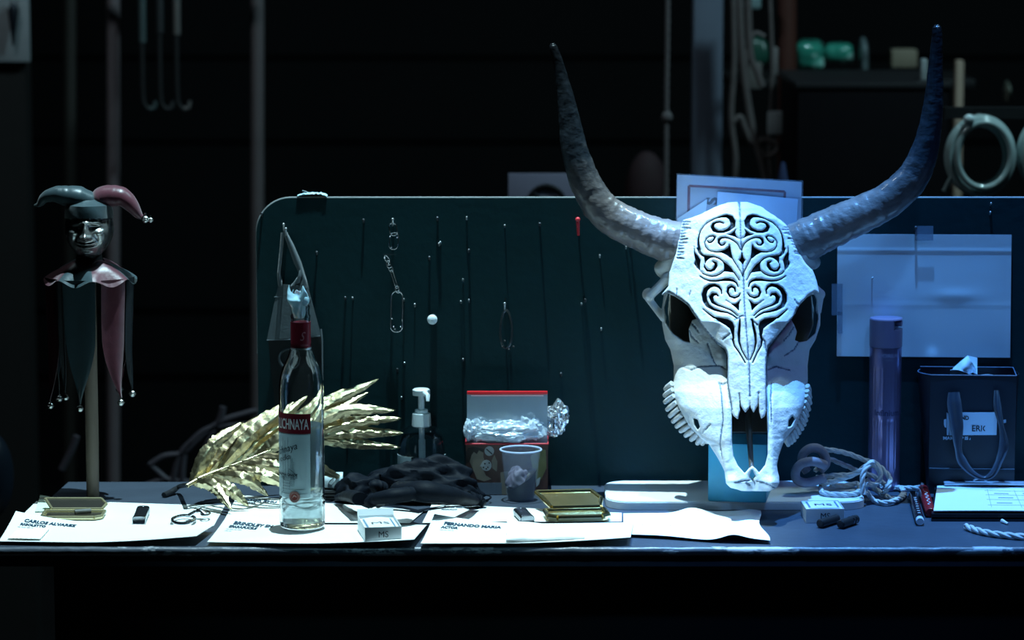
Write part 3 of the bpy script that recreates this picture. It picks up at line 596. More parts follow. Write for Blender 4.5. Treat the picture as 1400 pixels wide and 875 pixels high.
def make_tissues():
    w = mat('tissue_white', (0.88, 0.9, 0.9), rough=0.9, var=0.03, scale=60, bump=0.0004, bscale=160)
    def z1(s, t): return 0.006 + .004 * mnoise.noise(Vector((s * 4, t * 3, 1))) * (1 - abs(2 * s - 1)) + .003 * (1 - t)
    r = thing('folded_tissue', 'folded white tissue lying on the front right paper sheet', 'tissue', onz(745, 738))
    c = [onz(x, y, TZ + .008)[:2] for x, y in ((692, 740), (799, 737), (795, 722), (694, 716))]
    def P(s, t, dz): a = c[0] * (1 - s) + c[1] * s; b = c[3] * (1 - s) + c[2] * s; q = a * (1 - t) + b * t; return (q[0] + .002 * mnoise.noise(Vector((s * 3, t * 9, dz * 900))), q[1] - dz * .12, TZ + .007 + dz + .0012 * mnoise.noise(Vector((s * 5, t * 4, dz * 300))))
    MB().grid(lambda s, t: P(s, t, .001), 24, 12, thick=.0008).build('lower_fold', w, r)
    MB().grid(lambda s, t: P(s, t, .0045 + .005 * t * max(0, .35 - s)), 24, 12, thick=.0008).build('upper_fold', w, r)
    MB().grid(lambda s, t: (P(s, 0, .001 + .0035 * t)[0], P(s, 0, .001)[1] - .0016 * math.sin(PI * t), P(s, 0, .001 + .0035 * t)[2]), 24, 8, thick=.0006).build('fold_edge', w, r)
    # loose creased sheet
    c2 = [onz(x, y, TZ + .004)[:2] for x, y in ((853, 731), (1050, 742), (1036, 700), (852, 703))]
    L = smooth([(0, 0), (.25, 0), (.5, -.001), (.62, .004), (.8, .002), (1, 0)], 60)
    def z2(s, t): return .0052 + .007 * math.exp(-((s - .62 + .25 * (t - .5)) / .10) ** 2) + .003 * math.exp(-((s - .93) / .08) ** 2) * t + .002 * math.sin(s * 9) * (1 - t) * s
    def P2(s, t): a = c2[0] * (1 - s) + c2[1] * s; b = c2[3] * (1 - s) + c2[2] * s; q = a * (1 - t) + b * t; return (q[0] + .004 * math.sin(t * 7 + 1) * s, q[1] + .006 * math.sin(s * 8 + t * 2) * s, TZ + z2(s, t))
    r = thing('loose_sheet', 'creased white sheet in front of the plank, with faint grey writing', 'paper', P2(.5, .5)); MB().grid(P2, 60, 24, thick=.0005).build('page', w, r)
    t_ = MB(); gi = mat('faint_ink', (.40, .44, .52), rough=.7)
    for body, s, t, sz in (('----  --- -------', .16, .62, .006), ('[          ]', .13, .42, .008), ('------- ----- ----', .2, .3, .005), ('|         |          |', .14, .55, .007), ('-- --- ----  -- -----', .55, .6, .006), ('--- ---', .62, .38, .006)):
        letters(t_, body, lambda x, y: np.array(P2(min(1, s + x / .2), min(1, t + y / .17))) + (0, 0, .0006), sz, sx=1.6)
    t_.build('lettering', gi, r, sm=False, fixn=False)
def cig_case(name, label, FLp, FRp, depth, open_deg, mo, mi_, zoff, flip=False, hinge_back=True, accent=None, hgt=.009, ldep=1.0):
    """flat open case: tray on the table, lid raised from the rear edge"""
    a = onz(*FLp, TZ + zoff); b = onz(*FRp, TZ + zoff); X = unit(b - a); w = np.linalg.norm(b - a); Yv = np.array((-X[1], X[0], 0)); Zv = np.array((0, 0, 1.0)); r = thing(name, label, 'case', (a + b) / 2 + Yv * depth / 2)
    def slab(org, A, B, N, w, d, h, nm, mat_, ch, wall=True):
        pts = [(ch, 0), (w - ch, 0), (w, ch), (w, d), (0, d), (0, ch)] if ch else [(0, 0), (w, 0), (w, d), (0, d)]
        M = MB().prism(pts, lambda p, q, k: org + A * p + B * q + N * k, 0, h * .35)
        n = len(pts)
        for i in range(n):                      # raised rim
            p0 = np.array(pts[i]); p1 = np.array(pts[(i + 1) % n]); M.tube([org + A * p0[0] + B * p0[1] + N * h * .6, org + A * p1[0] + B * p1[1] + N * h * .6], h * .42, seg=8)
        return M.build(nm, mat_, r, angle=30)
    t = slab(a, X, Yv, Zv, w, depth, hgt, 'tray', mo, depth * .22)
    MB().prism([(.004, .005), (w - .004, .005), (w - .003, depth - .004), (.004, depth - .004)], lambda p, q, k: a + X * p + Yv * q + Zv * k, hgt * .36, hgt * .5).build('tray_lining', mi_, r, sm=False)
    an = math.radians(open_deg); B = Yv * math.cos(an) + Zv * math.sin(an); N = -Yv * math.sin(an) + Zv * math.cos(an); o2 = a + Yv * (depth + .003) + Zv * (hgt * .7)
    # lid: chamfered on its far side
    A2 = X; D2 = depth * ldep; pts = [(depth * .2, 0), (w - depth * .1, 0), (w, D2 * .5), (w - depth * .2, D2), (-depth * .12, D2), (-depth * .05, D2 * .8)]
    M = MB().prism(pts, lambda p, q, k: o2 + A2 * p + B * q + N * k, 0, hgt * .3)
    for i in range(6): p0 = np.array(pts[i]); p1 = np.array(pts[(i + 1) % 6]); M.tube([o2 + A2 * p0[0] + B * p0[1] + N * hgt * .35, o2 + A2 * p1[0] + B * p1[1] + N * hgt * .35], hgt * .36, seg=8)
    M.build('lid', mo, r, angle=30)
    MB().prism([(q[0] * .96 + w * .02, q[1] * .9 + depth * .04) for q in pts], lambda p, q, k: o2 + A2 * p + B * q + N * k, hgt * .31, hgt * .42).build('lid_lining', mi_, r, sm=False)
    M = MB()
    for k in range(5): s = .1 + k * .2; M.tube([a + X * w * s + Yv * (depth + .0015) + Zv * hgt * .8, a + X * w * (s + .09) + Yv * (depth + .0015) + Zv * hgt * .8], .0016, seg=8)
    M.build('hinge', mo, r)
    return r, (a, X, Yv, Zv, w)
def make_small_left():
    gold = mat('pale_gold', (0.62, 0.56, 0.34), rough=0.3, metal=.8, var=.15, scale=60)
    lin = mat('dark_case_lining', (0.025, 0.022, 0.018), rough=0.35, var=.3)
    r, (a, X, Yv, Zv, w) = cig_case('cigarette_case', 'open dark cigarette case with pale gold rim at the left end', (56, 711), (138, 711), .046, 14, gold, lin, .003, hgt=.006, ldep=.75)
    cg = MB().tube([a + X * .046 + Yv * .015 + Zv * .0085, a + X * .068 + Yv * .022 + Zv * .0085], .0038, seg=14).build('cigarette_stub', mat('stub_grey', (.12, .12, .11), rough=.6)); tag(cg, 'short grey cigarette stub inside the open dark case', 'cigarette')
    # paper slip poking from behind the case
    sheet('note_slip', [(48, 700), (118, 700), (84, 682), (55, 678)], lambda s, t: .001, 'pale green paper slip sticking out behind the open dark case', 'paper', m=mat('pale_green_paper', (.62, .74, .60), rough=.7), nu=8, nv=4, z0=.0028)
    # black lighter with steel ends
    def lighter(c, ax, ln, rw, rh, label, roll=0.0):
        X = unit(ax); Y = unit(np.cross((0, 0, 1.0), X)); Z = np.cross(X, Y); r = thing('lighter', label, 'lighter', c - Z * rh)
        def rr(k, sc): return [(c + X * k + Y * math.copysign(abs(math.cos(t)) ** .5, math.cos(t)) * rw * sc + Z * math.copysign(abs(math.sin(t)) ** .6, math.sin(t)) * rh * sc) for t in np.linspace(0, 2 * PI, 29)[:-1]]
        def skin(ks, nm, m):
            V = []; F = []
            for k, sc in ks: V += rr(k, sc)
            n = len(ks)
            for i in range(n - 1):
                for q in range(28): F.append((i * 28 + q, i * 28 + (q + 1) % 28, (i + 1) * 28 + (q + 1) % 28, (i + 1) * 28 + q))
            F += [tuple(range(28)), tuple((n - 1) * 28 + q for q in range(28))]
            MB().add(V, F).build(nm, m, r, angle=35)
        steel = mat('lighter_steel', (.42, .46, .50), rough=.22, metal=1); blk = mat('lighter_black', (.015, .018, .022), rough=.22, coat=.4)
        skin([(-ln * .5, .92), (-ln * .48, 1), (-ln * .36, 1), (-ln * .35, .95)], 'end_cap', steel); skin([(-ln * .35, .97), (ln * .28, .97)], 'body', blk); skin([(ln * .28, 1), (ln * .46, 1), (ln * .5, .9)], 'top_cap', steel)
        MB().ball(c + X * ln * .40 + Z * rh * .7, (.003, .003, .0025), 12, 8).build('wheel', steel, r)
        return r
    c = onz(193, 704, TZ + .008); lighter(c, np.array((-.03, 1, 0)), .080, .0095, .0062, 'black lighter with steel ends beside the keyring on the left papers')
    c = onz(716, 705, TZ + .009); lighter(c, np.array((-.18, 1, 0)), .062, .0100, .0062, 'dark lighter with silver ends beside the gold case')
    # steel keyring
    kc = onz(251, 710, TZ + .006); st = mat('key_steel', (.34, .36, .38), rough=.22, metal=1)
    r = thing('keyring', 'silver keyring with a bent key on the left papers', 'keyring', kc - (0, 0, .004))
    MB().tube([kc + (.016 * math.cos(t), .028 * math.sin(t), 0) for t in np.linspace(0, 2 * PI, 41)[:-1]], .0022, seg=8, closed=True).build('ring', st, r)
    p0 = kc + (.004, .012, .002); p1 = onz(268, 699, TZ + .012)
    MB().tube([p0, p1], .0045, seg=8, flat=.4).build('key_shaft', st, r)
    p2 = onz(281, 703, TZ + .009); MB().tube([p1, p1 + (.006, .0, .002), (p1 + p2) / 2 + (0, 0, .004), p2], [.004, .006, .0035, .005], seg=8, flat=.5).build('key_head', st, r)
    r2 = MB().tube([p2 + (.006 * math.cos(t), .012 * math.sin(t), .001) for t in np.linspace(0, 2 * PI, 25)[:-1]], .0015, seg=8, closed=True).build('small_ring', st, r)
def make_jester():
    Y0 = onz(126, 681)[1]; S = pxs(Y0); base = onz(126, 681)
    A = lambda x, y, d=0: at(x, y, Y0 - d)
    r = thing('jester_puppet', 'jester head on a wooden stick with teal and burgundy cap and collar', 'puppet', base)
    wood = mat('stick_wood', (0.20, 0.16, 0.13), rough=.6, var=.25, scale=20, stretch=(6, 6, .6), bump=.0003)
    MB().tube([A(127, 681), A(126, 600), A(124, 500), A(122, 350)], [.0093, .0096, .0098, .0098], seg=24).build('stick', wood, r)
    # face: moulded mask on a head
    fm = mat('pewter_face', (0.42, 0.43, 0.42), rough=0.27, metal=.8, var=.3, scale=60, bump=.0003, bscale=200, attr='tint')
    cx, cy = 122, 314; R = np.array((33.5, 40, 41)) * S; cen = A(cx, cy)
    def f(px, py, sx, sy, a, X, Z): return a * np.exp(-((X - px) / sx) ** 2 - ((Z - py) / sy) ** 2)
    V = []; F = []; C = []; nu_, nv_ = 160, 120
    for i in range(nu_):
        ph = 2 * PI * i / nu_
        for j in range(nv_ + 1):
            th = PI * (j + .0) / nv_; d = np.array((math.sin(th) * math.sin(ph), -math.sin(th) * math.cos(ph), math.cos(th)))
            X = d[0] * 33.5; Z = d[2] * 41; jaw = 1 - .22 * max(0, -d[2]) ** 1.5; X *= jaw
            dd = 0
            if d[1] < 0:
                ax = abs(X)
                dd += f(0, 2, 3.2, 11, 9, X, Z) + f(0, -6, 4.5, 4, 9, X, Z) + f(5.5, -7, 3, 2.6, 5, ax, Z)                     # nose
                dd += f(10, 15, 11, 3.0, 4, ax, Z + .25 * ax) - f(11, 7, 7.5, 4.5, 6.5, ax, Z) + f(11, 5.5, 5, 2.5, 2.0, ax, Z)      # brows, sockets, lids
                dd += f(20, 0, 6, 4.5, 5.0, ax, Z) + f(22, -10, 4.5, 9, 2.6, ax, Z) - f(15, -8, 2.2, 7, 2.8, ax + .35 * Z + 3, Z)       # cheeks, smile folds
                dd += f(0, -16.5, 10.5, 1.7, 3.2, X, Z - .012 * X * X) + f(0, -21.5, 8, 1.9, 3.4, X, Z - .012 * X * X) - f(0, -19, 13, 1.0, 3.4, X, Z - .014 * X * X)  # lips
                dd += f(0, -31, 8, 5, 4.5, X, Z) - f(0, -30, 1.2, 2.5, 1.3, X, Z) - f(0, -26, 8, 1.6, 1.8, X, Z)                            # chin
                dd += 1.4 * math.exp(-((ax - 24 + .1 * Z) / 1.6) ** 2) * (1 if Z < 4 else 0)
            V.append(cen + np.array((X * S, d[1] * (R[1] + dd * S), Z * S - .0)))
            sil = 0
            if d[1] < 0:
                ax = abs(X)
                if 17 < Z < 27 and 4 < ax < 26 and ((ax * .55 + Z) % 3.6) < 1.5: sil = 1
                if abs((Z - 12) - ax * .95) < 1.1 and ax < 13: sil = .8
            c = np.array((1, 1, 1.0)) * (1 + 3.2 * sil)
            C.append((*c, 1))
    W = nv_ + 1
    for i in range(nu_):
        i2 = (i + 1) % nu_
        for j in range(nv_): F.append((i * W + j, i * W + j + 1, i2 * W + j + 1, i2 * W + j))
    o = MB().add(V, F).build('face', fm, r, fixn=True, angle=90); ca = o.data.color_attributes.new('tint', 'FLOAT_COLOR', 'POINT'); ca.data.foreach_set('color', np.array(C).ravel())
    teal = mat('teal_satin', (0.013, 0.038, 0.048), rough=.38, var=.25, scale=50, bump=.0008, bscale=60, sheen=.4)
    burg = mat('burgundy_satin', (0.085, 0.012, 0.026), rough=.38, var=.25, scale=50, bump=.0008, bscale=60, sheen=.4)
    # cap: band over the brow and two drooping horns
    def band(u, v):
        a = -1.75 + 3.5 * u; t = v; rr = (36 - 5 * t ** 2 + 1.5 * math.sin(a * 5 + t * 3) * t) * (1 - .85 * max(0, t - .55) / .45 * .9)
        z = 318 - 28 * 0 - (20 + 33 * t + 3.5 * math.cos(a) * (1 - t))
        return cen + np.array((math.sin(a) * rr * .92, -math.cos(a) * rr * 1.12, (cy - z) )) * S
    MB().grid(band, 60, 20, thick=.0012).build('cap_band', teal, r)
    def horn(pts, nm, m):
        P = smooth(pts, 40); q = [A(p[0], p[1], p[2] * S) for p in P]; rr = [max(.3, p[3] * (1 + .10 * mnoise.noise(Vector((i * .35, 2, 3))))) * S for i, p in enumerate(P)]
        MB().tube(q, rr, seg=20, flat=.85).build(nm, m, r)
    horn([(124, 277, 4, 16), (108, 271, 8, 19), (92, 268, 10, 17), (76, 266, 12, 13), (62, 270, 12, 9), (54, 279, 11, 5), (47, 281, 9, 1.5)], 'cap_horn', teal)
    horn([(126, 284, -2, 17), (140, 272, 0, 19), (152, 268, 4, 18), (168, 270, 8, 15), (180, 281, 9, 11.5), (189, 293, 8, 7), (194, 297, 8, 4)], 'cap_horn', burg)
    bell = mat('bell_metal', (0.55, .56, .54), rough=.25, metal=1)
    def bl(x, y, d, rad=.006):
        c_ = A(x, y, d * S); m_ = MB(); m_.ball(c_, rad, 16, 10); m_.tube([c_ + (rad * math.cos(t), rad * math.sin(t), 0) for t in np.linspace(0, 2 * PI, 17)[:-1]], rad * .16, seg=6, closed=True); m_.tube([c_ + (0, 0, rad * .8), c_ + (0, 0, rad * 1.7)], rad * .25, seg=6); m_.build('bell', bell, r)
    bl(199, 300, 8, .0055); bl(206, 301, 8, .004)
    # collar
    def collar(u, v, a0, a1):
        a = a0 + (a1 - a0) * u; rr = 20 + 40 * v + 1.5 * math.sin(a * 9) * v; z = 358 + 3 * math.cos(a * 4) * (1 - v) + 26 * v ** 1.6
        if v > .5: z += 4.5 * (v - .5) * 2 * math.cos((u - .5) * 2 * PI)
        return cen + np.array((math.sin(a) * rr * 1.04, -math.cos(a) * rr * .9, (cy - z) )) * S
    segs = [(-2.5, -1.45, teal), (-1.45, -.62, burg), (-.62, .16, teal), (.16, 1.05, burg), (1.05, 1.75, teal), (1.75, 2.6, burg), (2.6, 3.79, teal)]
    for a0, a1, m in segs: MB().grid(lambda u, v: collar(u, v, a0, a1), 16, 12, thick=.001).build('collar_panel', m, r)
    # hanging tongues
    dteal = mat('shaded_teal_satin', (.006, .010, .013), rough=.5); dburg = mat('shaded_burgundy_satin', (.028, .004, .008), rough=.5)  # shade on the outer tongues put into darker satin colours
    for a0, a1, m, tip, seed in ((-1.40, -.72, dburg, (67, 548), 1), (-.55, .22, teal, (111, 548), 2), (.36, .98, burg, (166, 541), 3), (1.12, 1.5, dteal, (179, 533), 4), (-2.4, -1.6, dteal, (74, 545), 5), (1.8, 2.5, dburg, (157, 533), 6), (-.74, -.58, dteal, (90, 534), 7)):
        am = (a0 + a1) / 2; hw = (a1 - a0) / 2
        tx = (tip[0] - cx); 
        def tongue(u, v):
            w = (1 - .0 * v) * (1 if v < .5 else max(.04, 1 - ((v - .5) / .5) ** 1.8)); a = am + (u - .5) * 2 * hw * w
            rr = 57 - 6 * v + 2.0 * math.sin(u * 5 + seed + v * 2); z = 378 + (tip[1] - 378) * v
            x0 = math.sin(a) * rr * 1.04; xt = tx + (u - .5) * 20 * w; k = v ** 4
            return cen + np.array((x0 * (1 - k) + xt * k, -math.cos(a) * rr * .9, cy - z)) * S
        to = MB().grid(tongue, 14, 30, thick=.001).build('collar_tongue', m, r)
        p = tongue(.5, 1.0); c_ = np.array(p) - (0, 0, .007); m_ = MB(); m_.ball(c_, .0052, 14, 9); m_.tube([c_ + (.0052 * math.cos(t), .0052 * math.sin(t), 0) for t in np.linspace(0, 2 * PI, 17)[:-1]], .0008, seg=6, closed=True); m_.tube([c_, p], .0011, seg=6); m_.build('bell', bell, to)
    MB().tube([A(122, 345), A(122, 372)], [.018, .022], seg=20).build('neck', mat('black_cloth', (.01, .01, .012), rough=.8), r)
def make_gold_leaf():
    gm = mat('gold_foil', (0.66, 0.56, 0.34), rough=0.33, metal=1.0, var=.25, scale=70, bump=.0013, bscale=95)
    r = thing('gold_palm_leaf', 'crumpled gold metal palm leaf lying behind the vodka bottle', 'leaf ornament', onz(300, 690))
    ra = smooth([(256, 664, .270), (275, 653, .285), (300, 643, .30), (330, 632, .31), (370, 616, .325), (410, 602, .34), (445, 592, .35)], 30)
    rp = [at(a, b, c) for a, b, c in ra]
    MB().tube(rp, np.linspace(.0032, .0016, 30), seg=10).build('stem', gm, r)
    up = [((262, 660, .29), (288, 612, .31), (333, 577, .34), 8), ((272, 654, .31), (310, 603, .35), (366, 572, .37), 9), ((284, 648, .315), (330, 596, .35), (398, 549, .38), 10), ((300, 642, .32), (350, 590, .34), (424, 541, .37), 9), ((318, 636, .325), (372, 590, .35), (452, 545, .38), 9), ((340, 628, .33), (405, 575, .36), (474, 531, .38), 8),
          ((360, 620, .33), (440, 560, .36), (518, 518, .38), 7.5), ((372, 616, .34), (440, 575, .37), (504, 536, .40), 7), ((390, 609, .34), (462, 564, .355), (541, 561, .36), 7.5), ((402, 606, .345), (470, 580, .37), (549, 572, .385), 7.5), ((412, 602, .35), (472, 592, .37), (552, 592, .385), 8), ((420, 600, .35), (480, 606, .37), (548, 612, .38), 6), ((350, 626, .33), (390, 596, .33), (436, 572, .345), 8)]
    z = lambda x, y, dz=.004: (x, y, float(onz(x, y, TZ + dz)[1]))
    dn = [((264, 659, .285), (292, 665, .255), z(317, 697, .010), 7), ((276, 654, .29), (312, 668, .25), z(340, 692, .010), 7.5), ((292, 648, .295), (335, 655, .26), z(367, 678, .012), 7), ((312, 640, .30), (360, 650, .27), z(412, 672, .026), 7), ((330, 634, .305), (385, 640, .28), z(444, 664, .031), 7.5), ((352, 626, .31), (410, 632, .29), z(470, 655, .03), 8)]
    for k, (a, b, c, w) in enumerate(up + dn):
        C = smooth([a, b, c], 40); P = np.array([at(*q) for q in C]); Tn = np.gradient(P, axis=0); view = np.array((0, -1, .15)); V = []; n = 9
        jag = np.random.RandomState(k)
        for i in range(40):
            s = i / 39; t = unit(Tn[i]); side = unit(np.cross(t, view)); nn = unit(np.cross(side, t)); nn = nn if nn[1] < 0 else -nn
            w_ = w * .00138 * (math.sin(PI * min(1, s * .92 + .08)) ** .6) * (1 - .15 * s) * (1 + .08 * jag.randn() * (s > .1))
            for j in range(n):
                q = j / (n - 1) * 2 - 1; V.append(P[i] + side * q * w_ + nn * (.0045 * (1 - abs(q)) * 1.1 * (w_ / .008) + .0018 * mnoise.noise(Vector((s * 16 + k * 7, q * 2.2, k)))))
        F = [(i * n + j, i * n + j + 1, (i + 1) * n + j + 1, (i + 1) * n + j) for i in range(39) for j in range(n - 1)]
        V = np.array(V); o = len(V); B = V + np.array((0, .0009, 0)); F2 = [(f[3] + o, f[2] + o, f[1] + o, f[0] + o) for f in F]
        rim = [j for j in range(n)] + [i * n + n - 1 for i in range(1, 40)] + [39 * n + j for j in range(n - 2, -1, -1)] + [i * n for i in range(38, 0, -1)]
        F3 = [(rim[q], rim[(q + 1) % len(rim)], rim[(q + 1) % len(rim)] + o, rim[q] + o) for q in range(len(rim))]
        MB().add(np.vstack([V, B]), F + F2 + F3).build('leaflet', gm, r, angle=60)
    blk = mat('cable_black', (.02, .022, .025), rough=.3)
    P = smooth([at(258, 663, .27), onz(246, 665, TZ + .012), onz(235, 672, TZ + .006), onz(224, 677, TZ + .004)], 20)
    MB().tube(P, [.0035] * 10 + [.0042] * 10, seg=10).build('wire_end', blk, r)
# ================================================================ props, middle
def make_bottle():
    cb = onz(413, 735); cx, cy = onz(413, 730)[0], cb[1] + .034; c = np.array((cx, cy, TZ + .0085)); S = pxs(cy) * 1.0; R0 = 31.2 * S
    r = thing('vodka_bottle', 'clear vodka bottle with red label band and blue tissue in its mouth', 'bottle', c)
    glass = mat('clear_glass', (0.97, 0.99, 0.99), rough=0.02, trans=1.0, ior=1.46, var=.0)
    k = 1.022 * S
    H = lambda y: (733 - y) * k
    prof = [(26, 733), (29.5, 732), (31, 729), (31.5, 724), (31.3, 712), (31.6, 697), (31.6, 692), (30.6, 689), (31.2, 684), (31.2, 660), (31.2, 600), (31.2, 560), (31.1, 545), (30.2, 533), (28.3, 522), (24.5, 512), (20.5, 504), (17, 496), (14.8, 488), (13.6, 480), (13.2, 470), (13.2, 450), (13.5, 447), (13.8, 444), (12.6, 442), (12.4, 436), (13.0, 434), (12.8, 431), (11.6, 430)]
    out = [(a * S, H(y)) for a, y in prof]
    inn = [(max(.5, a - 2.1 if y < 690 else a - 3) * S, H(y) + (0 if y < 725 else .007)) for a, y in prof if y <= 724][::-1]
    full = [(0.0, .0012)] + [(20 * S, .0015)] + out + [(10.0 * S, H(430))] + inn + [(22 * S, .0095), (0.0, .0085)]
    MB().lathe(c, full, 64).build('glass_body', glass, r, angle=60)
    vod = mat('vodka_liquid', (0.78, 0.94, 0.98), rough=0.0, trans=.66, ior=1.33, var=0)
    lp = [(0.0, .0088), (22 * S, .0098)] + [((a - 2.25 if y < 690 else a - 3.15) * S, H(y) + (0 if y < 725 else .007)) for a, y in prof if 593 <= y <= 724] + [(28.9 * S, H(592)), (0.0, H(592))]
    MB().lathe(c, lp, 64).build('liquid', vod, r, angle=60)
    def cyl(a, z, d=0.0): return np.array((cx + math.sin(a) * (R0 + d), cy - math.cos(a) * (R0 + d), c[2] + z))
    red = mat('label_red', (0.17, 0.008, 0.020), rough=.35, var=.06); a1 = math.radians(27)
    def wrap(a0, a1_, z0, z1, d=.0004, n=40): return lambda u, v: cyl(a0 + (a1_ - a0) * u, z0 + (z1 - z0) * v, d)
    band_o = MB().grid(wrap(-2.0, a1, H(600), H(573)), 40, 4, thick=.0003).build('label_band', red, r, fixn=True)
    pale = mat('frosted_label', (0.62, 0.80, 0.85), rough=.5, var=.04, alpha=.62)
    fro_o = MB().grid(wrap(-2.0, a1 - .03, H(688), H(601.5), .0003), 40, 20, thick=.0002).build('frosted_label', pale, r)
    wt = mat('label_white', (.80, .80, .78), rough=.4); ik = mat('label_ink', (.02, .04, .05), rough=.4)
    def wl(body, xr, yb, size, m, nm, sx=.8, bold=0, rot=0, d=.0009, align='R', shear=0):
        a_r = math.asin(max(-1, min(1, (xr - 413) / 31.5))); M = MB(); cr, sr = math.cos(rot), math.sin(rot)
        letters(M, body, lambda x, y: cyl(a_r + (x * cr - y * sr) / R0, H(yb) + x * sr + y * cr, d), size, sx=sx, bold=bold, align=align, shear=shear); M.build(nm, m, band_o if nm == 'brand_lettering' else fro_o, sm=False, fixn=False)
    wl('STOLICHNAYA', 424.5, 594, .0205, wt, 'brand_lettering', sx=.47, bold=.0003)
    wl('Stolichnaya', 410, 620, .0135, ik, 'script_lettering', sx=.95, rot=.32, shear=.35)
    wl('vodka', 400, 634, .011, ik, 'script_lettering', sx=.95, rot=.32, shear=.35)
    wl('PREMIUM ALPHA GRADE', 409, 658, .0048, ik, 'small_lettering', sx=1.0, bold=.0002)
    MB().grid(wrap(1.75, 4.5, H(682), H(602), .0003), 30, 10, thick=.0002).build('rear_label', mat('rear_label_white', (.9, .97, 1), rough=.6), r)
    # tower drawing
    M = MB()
    def ln(x0, y0, x1, y1, w=.7):
        f_ = lambda x, y: cyl(math.asin(max(-1, min(1, (x - 413) / 31.5))), H(y), .0009); n = 6; P = [f_(x0 + (x1 - x0) * t, y0 + (y1 - y0) * t) for t in np.linspace(0, 1, n)]; M.tube(P, w * .5 * S, seg=6, flat=.4)
    for L in ((389, 606, 389, 680), (392, 610, 392, 660), (396, 606, 396, 655), (400, 630, 400, 672), (402, 634, 402, 672), (404, 638, 404, 672), (397, 648, 408, 656), (397, 648, 397, 660), (386, 660, 409, 660), (386, 662, 406, 662), (388, 668, 400, 668), (387, 676, 420, 676), (386, 682, 422, 682), (389, 664, 398, 664), (389, 672, 398, 672), (398, 664, 398, 674)): ln(*L)
    M.build('tower_drawing', ik, fro_o)
    sl = mat('seal_copper', (.28, .06, .05), rough=.35); M = MB(); ac = math.asin((404.5 - 413) / 31.5); ang = lambda q, p: cyl(ac + q * S / R0 / math.cos(0), H(686) + p * S, .0010)
    M.prism([(8 * math.cos(t), 8 * math.sin(t)) for t in np.linspace(0, 2 * PI, 33)[:-1]], lambda a, b, d: np.array(ang(a, b)) + np.array((0, -d, 0)), 0, .0004); so = M.build('seal', sl, r, sm=False)
    M = MB(); ps = mat('seal_pale', (.55, .42, .38), rough=.4)
    for rad in (7.2, 5.4): M.tube([np.array(ang(rad * math.cos(t), rad * math.sin(t))) + (0, -.0006, 0) for t in np.linspace(0, 2 * PI, 33)[:-1]], .00030, seg=6, closed=True)
    for q in ((-3, -2, 0, 3), (0, 3, 3, -1), (-2, 1, 3, 1)): M.tube([np.array(ang(q[0], q[1])) + (0, -.0006, 0), np.array(ang(q[2], q[3])) + (0, -.0006, 0)], .0004, seg=6)
    M.build('seal_emblem', ps, so)
    # red neck sleeve
    slv = MB().lathe(c, [(13.3 * S, H(486)), (13.9 * S, H(486)), (13.9 * S, H(452)), (13.3 * S, H(452))], 48).build('neck_sleeve', red, r, angle=40)
    def nk(body, xc, yb, size, sx=.8, rot=0, shear=0):
        M = MB(); rr = 14.2 * S; cr, sr = math.cos(rot), math.sin(rot); a_r = math.asin((xc - 413) / 14.2)
        letters(M, body, lambda x, y: np.array((cx + math.sin(a_r + (x * cr - y * sr) / rr) * rr, cy - math.cos(a_r + (x * cr - y * sr) / rr) * rr, c[2] + H(yb) + x * sr + y * cr)), size, sx=sx, align='C', shear=shear); M.build('sleeve_lettering', mat('sleeve_pale', (.42, .20, .22), rough=.4), slv, sm=False, fixn=False)
    nk('S', 417, 476, .017, rot=.1, shear=.5); nk('VODKA', 419, 484, .0042)
    MB().lathe(c, [(13.0 * S, H(489)), (14.3 * S, H(489)), (14.3 * S, H(486.5)), (13 * S, H(486.5))], 48).build('neck_ring', mat('silver_ring', (.5, .52, .54), rough=.25, metal=.8), r, angle=40)
    # tissue plug: crumpled sheet stuffed in the neck
    bl = mat('blue_tissue', (0.45, 0.72, 0.86), rough=.85, var=.06, scale=80, bump=.0004, bscale=200, spread=.15)
    t = thing('tissue_plug', 'crumpled pale blue tissue stuffed into the vodka bottle mouth', 'tissue', c + (0, 0, H(440)))
    P = lambda x, y, dx=0, dy=0: np.array((cx + (x - 413) * S, cy + dy * S, c[2] + H(y)))
    def bag(u, v):
        a = u * 2 * PI; prof_ = [(7, 447), (8.5, 440), (9.5, 434), (12, 427), (13.5, 420), (12, 413), (9, 406)]
        q = smooth(prof_, 7)[min(6, int(v * 6))] if False else np.array([np.interp(v, np.linspace(0, 1, 7), [p[0] for p in prof_]), np.interp(v, np.linspace(0, 1, 7), [p[1] for p in prof_])])
        fold = 1 + .35 * v * math.sin(a * 3 + 1 + v * 2) + .18 * mnoise.noise(Vector((math.cos(a) * 2, math.sin(a) * 2, v * 4))); top = 10 * v ** 2 * mnoise.noise(Vector((math.cos(a) * 1.6 + 3, math.sin(a) * 1.6, 7)))
        spike = 9 * v ** 3 * (math.exp(-((a - 3.5) / .35) ** 2) + .8 * math.exp(-((a - 5.6) / .3) ** 2) + .5 * math.exp(-((a - 1.2) / .4) ** 2)) - 7 * v ** 3
        return P(411 + math.cos(a) * q[0] * fold - 3 * v, q[1] - top - spike, 0, math.sin(a) * q[0] * fold * .9)
    MB().grid(bag, 90, 30, thick=.0004).build('tissue', bl, t, angle=80)
    MB().ball(P(419, 423, 0, -4), (.006, .005, .0085), 24, 16).build('tissue_tuft', bl, t)
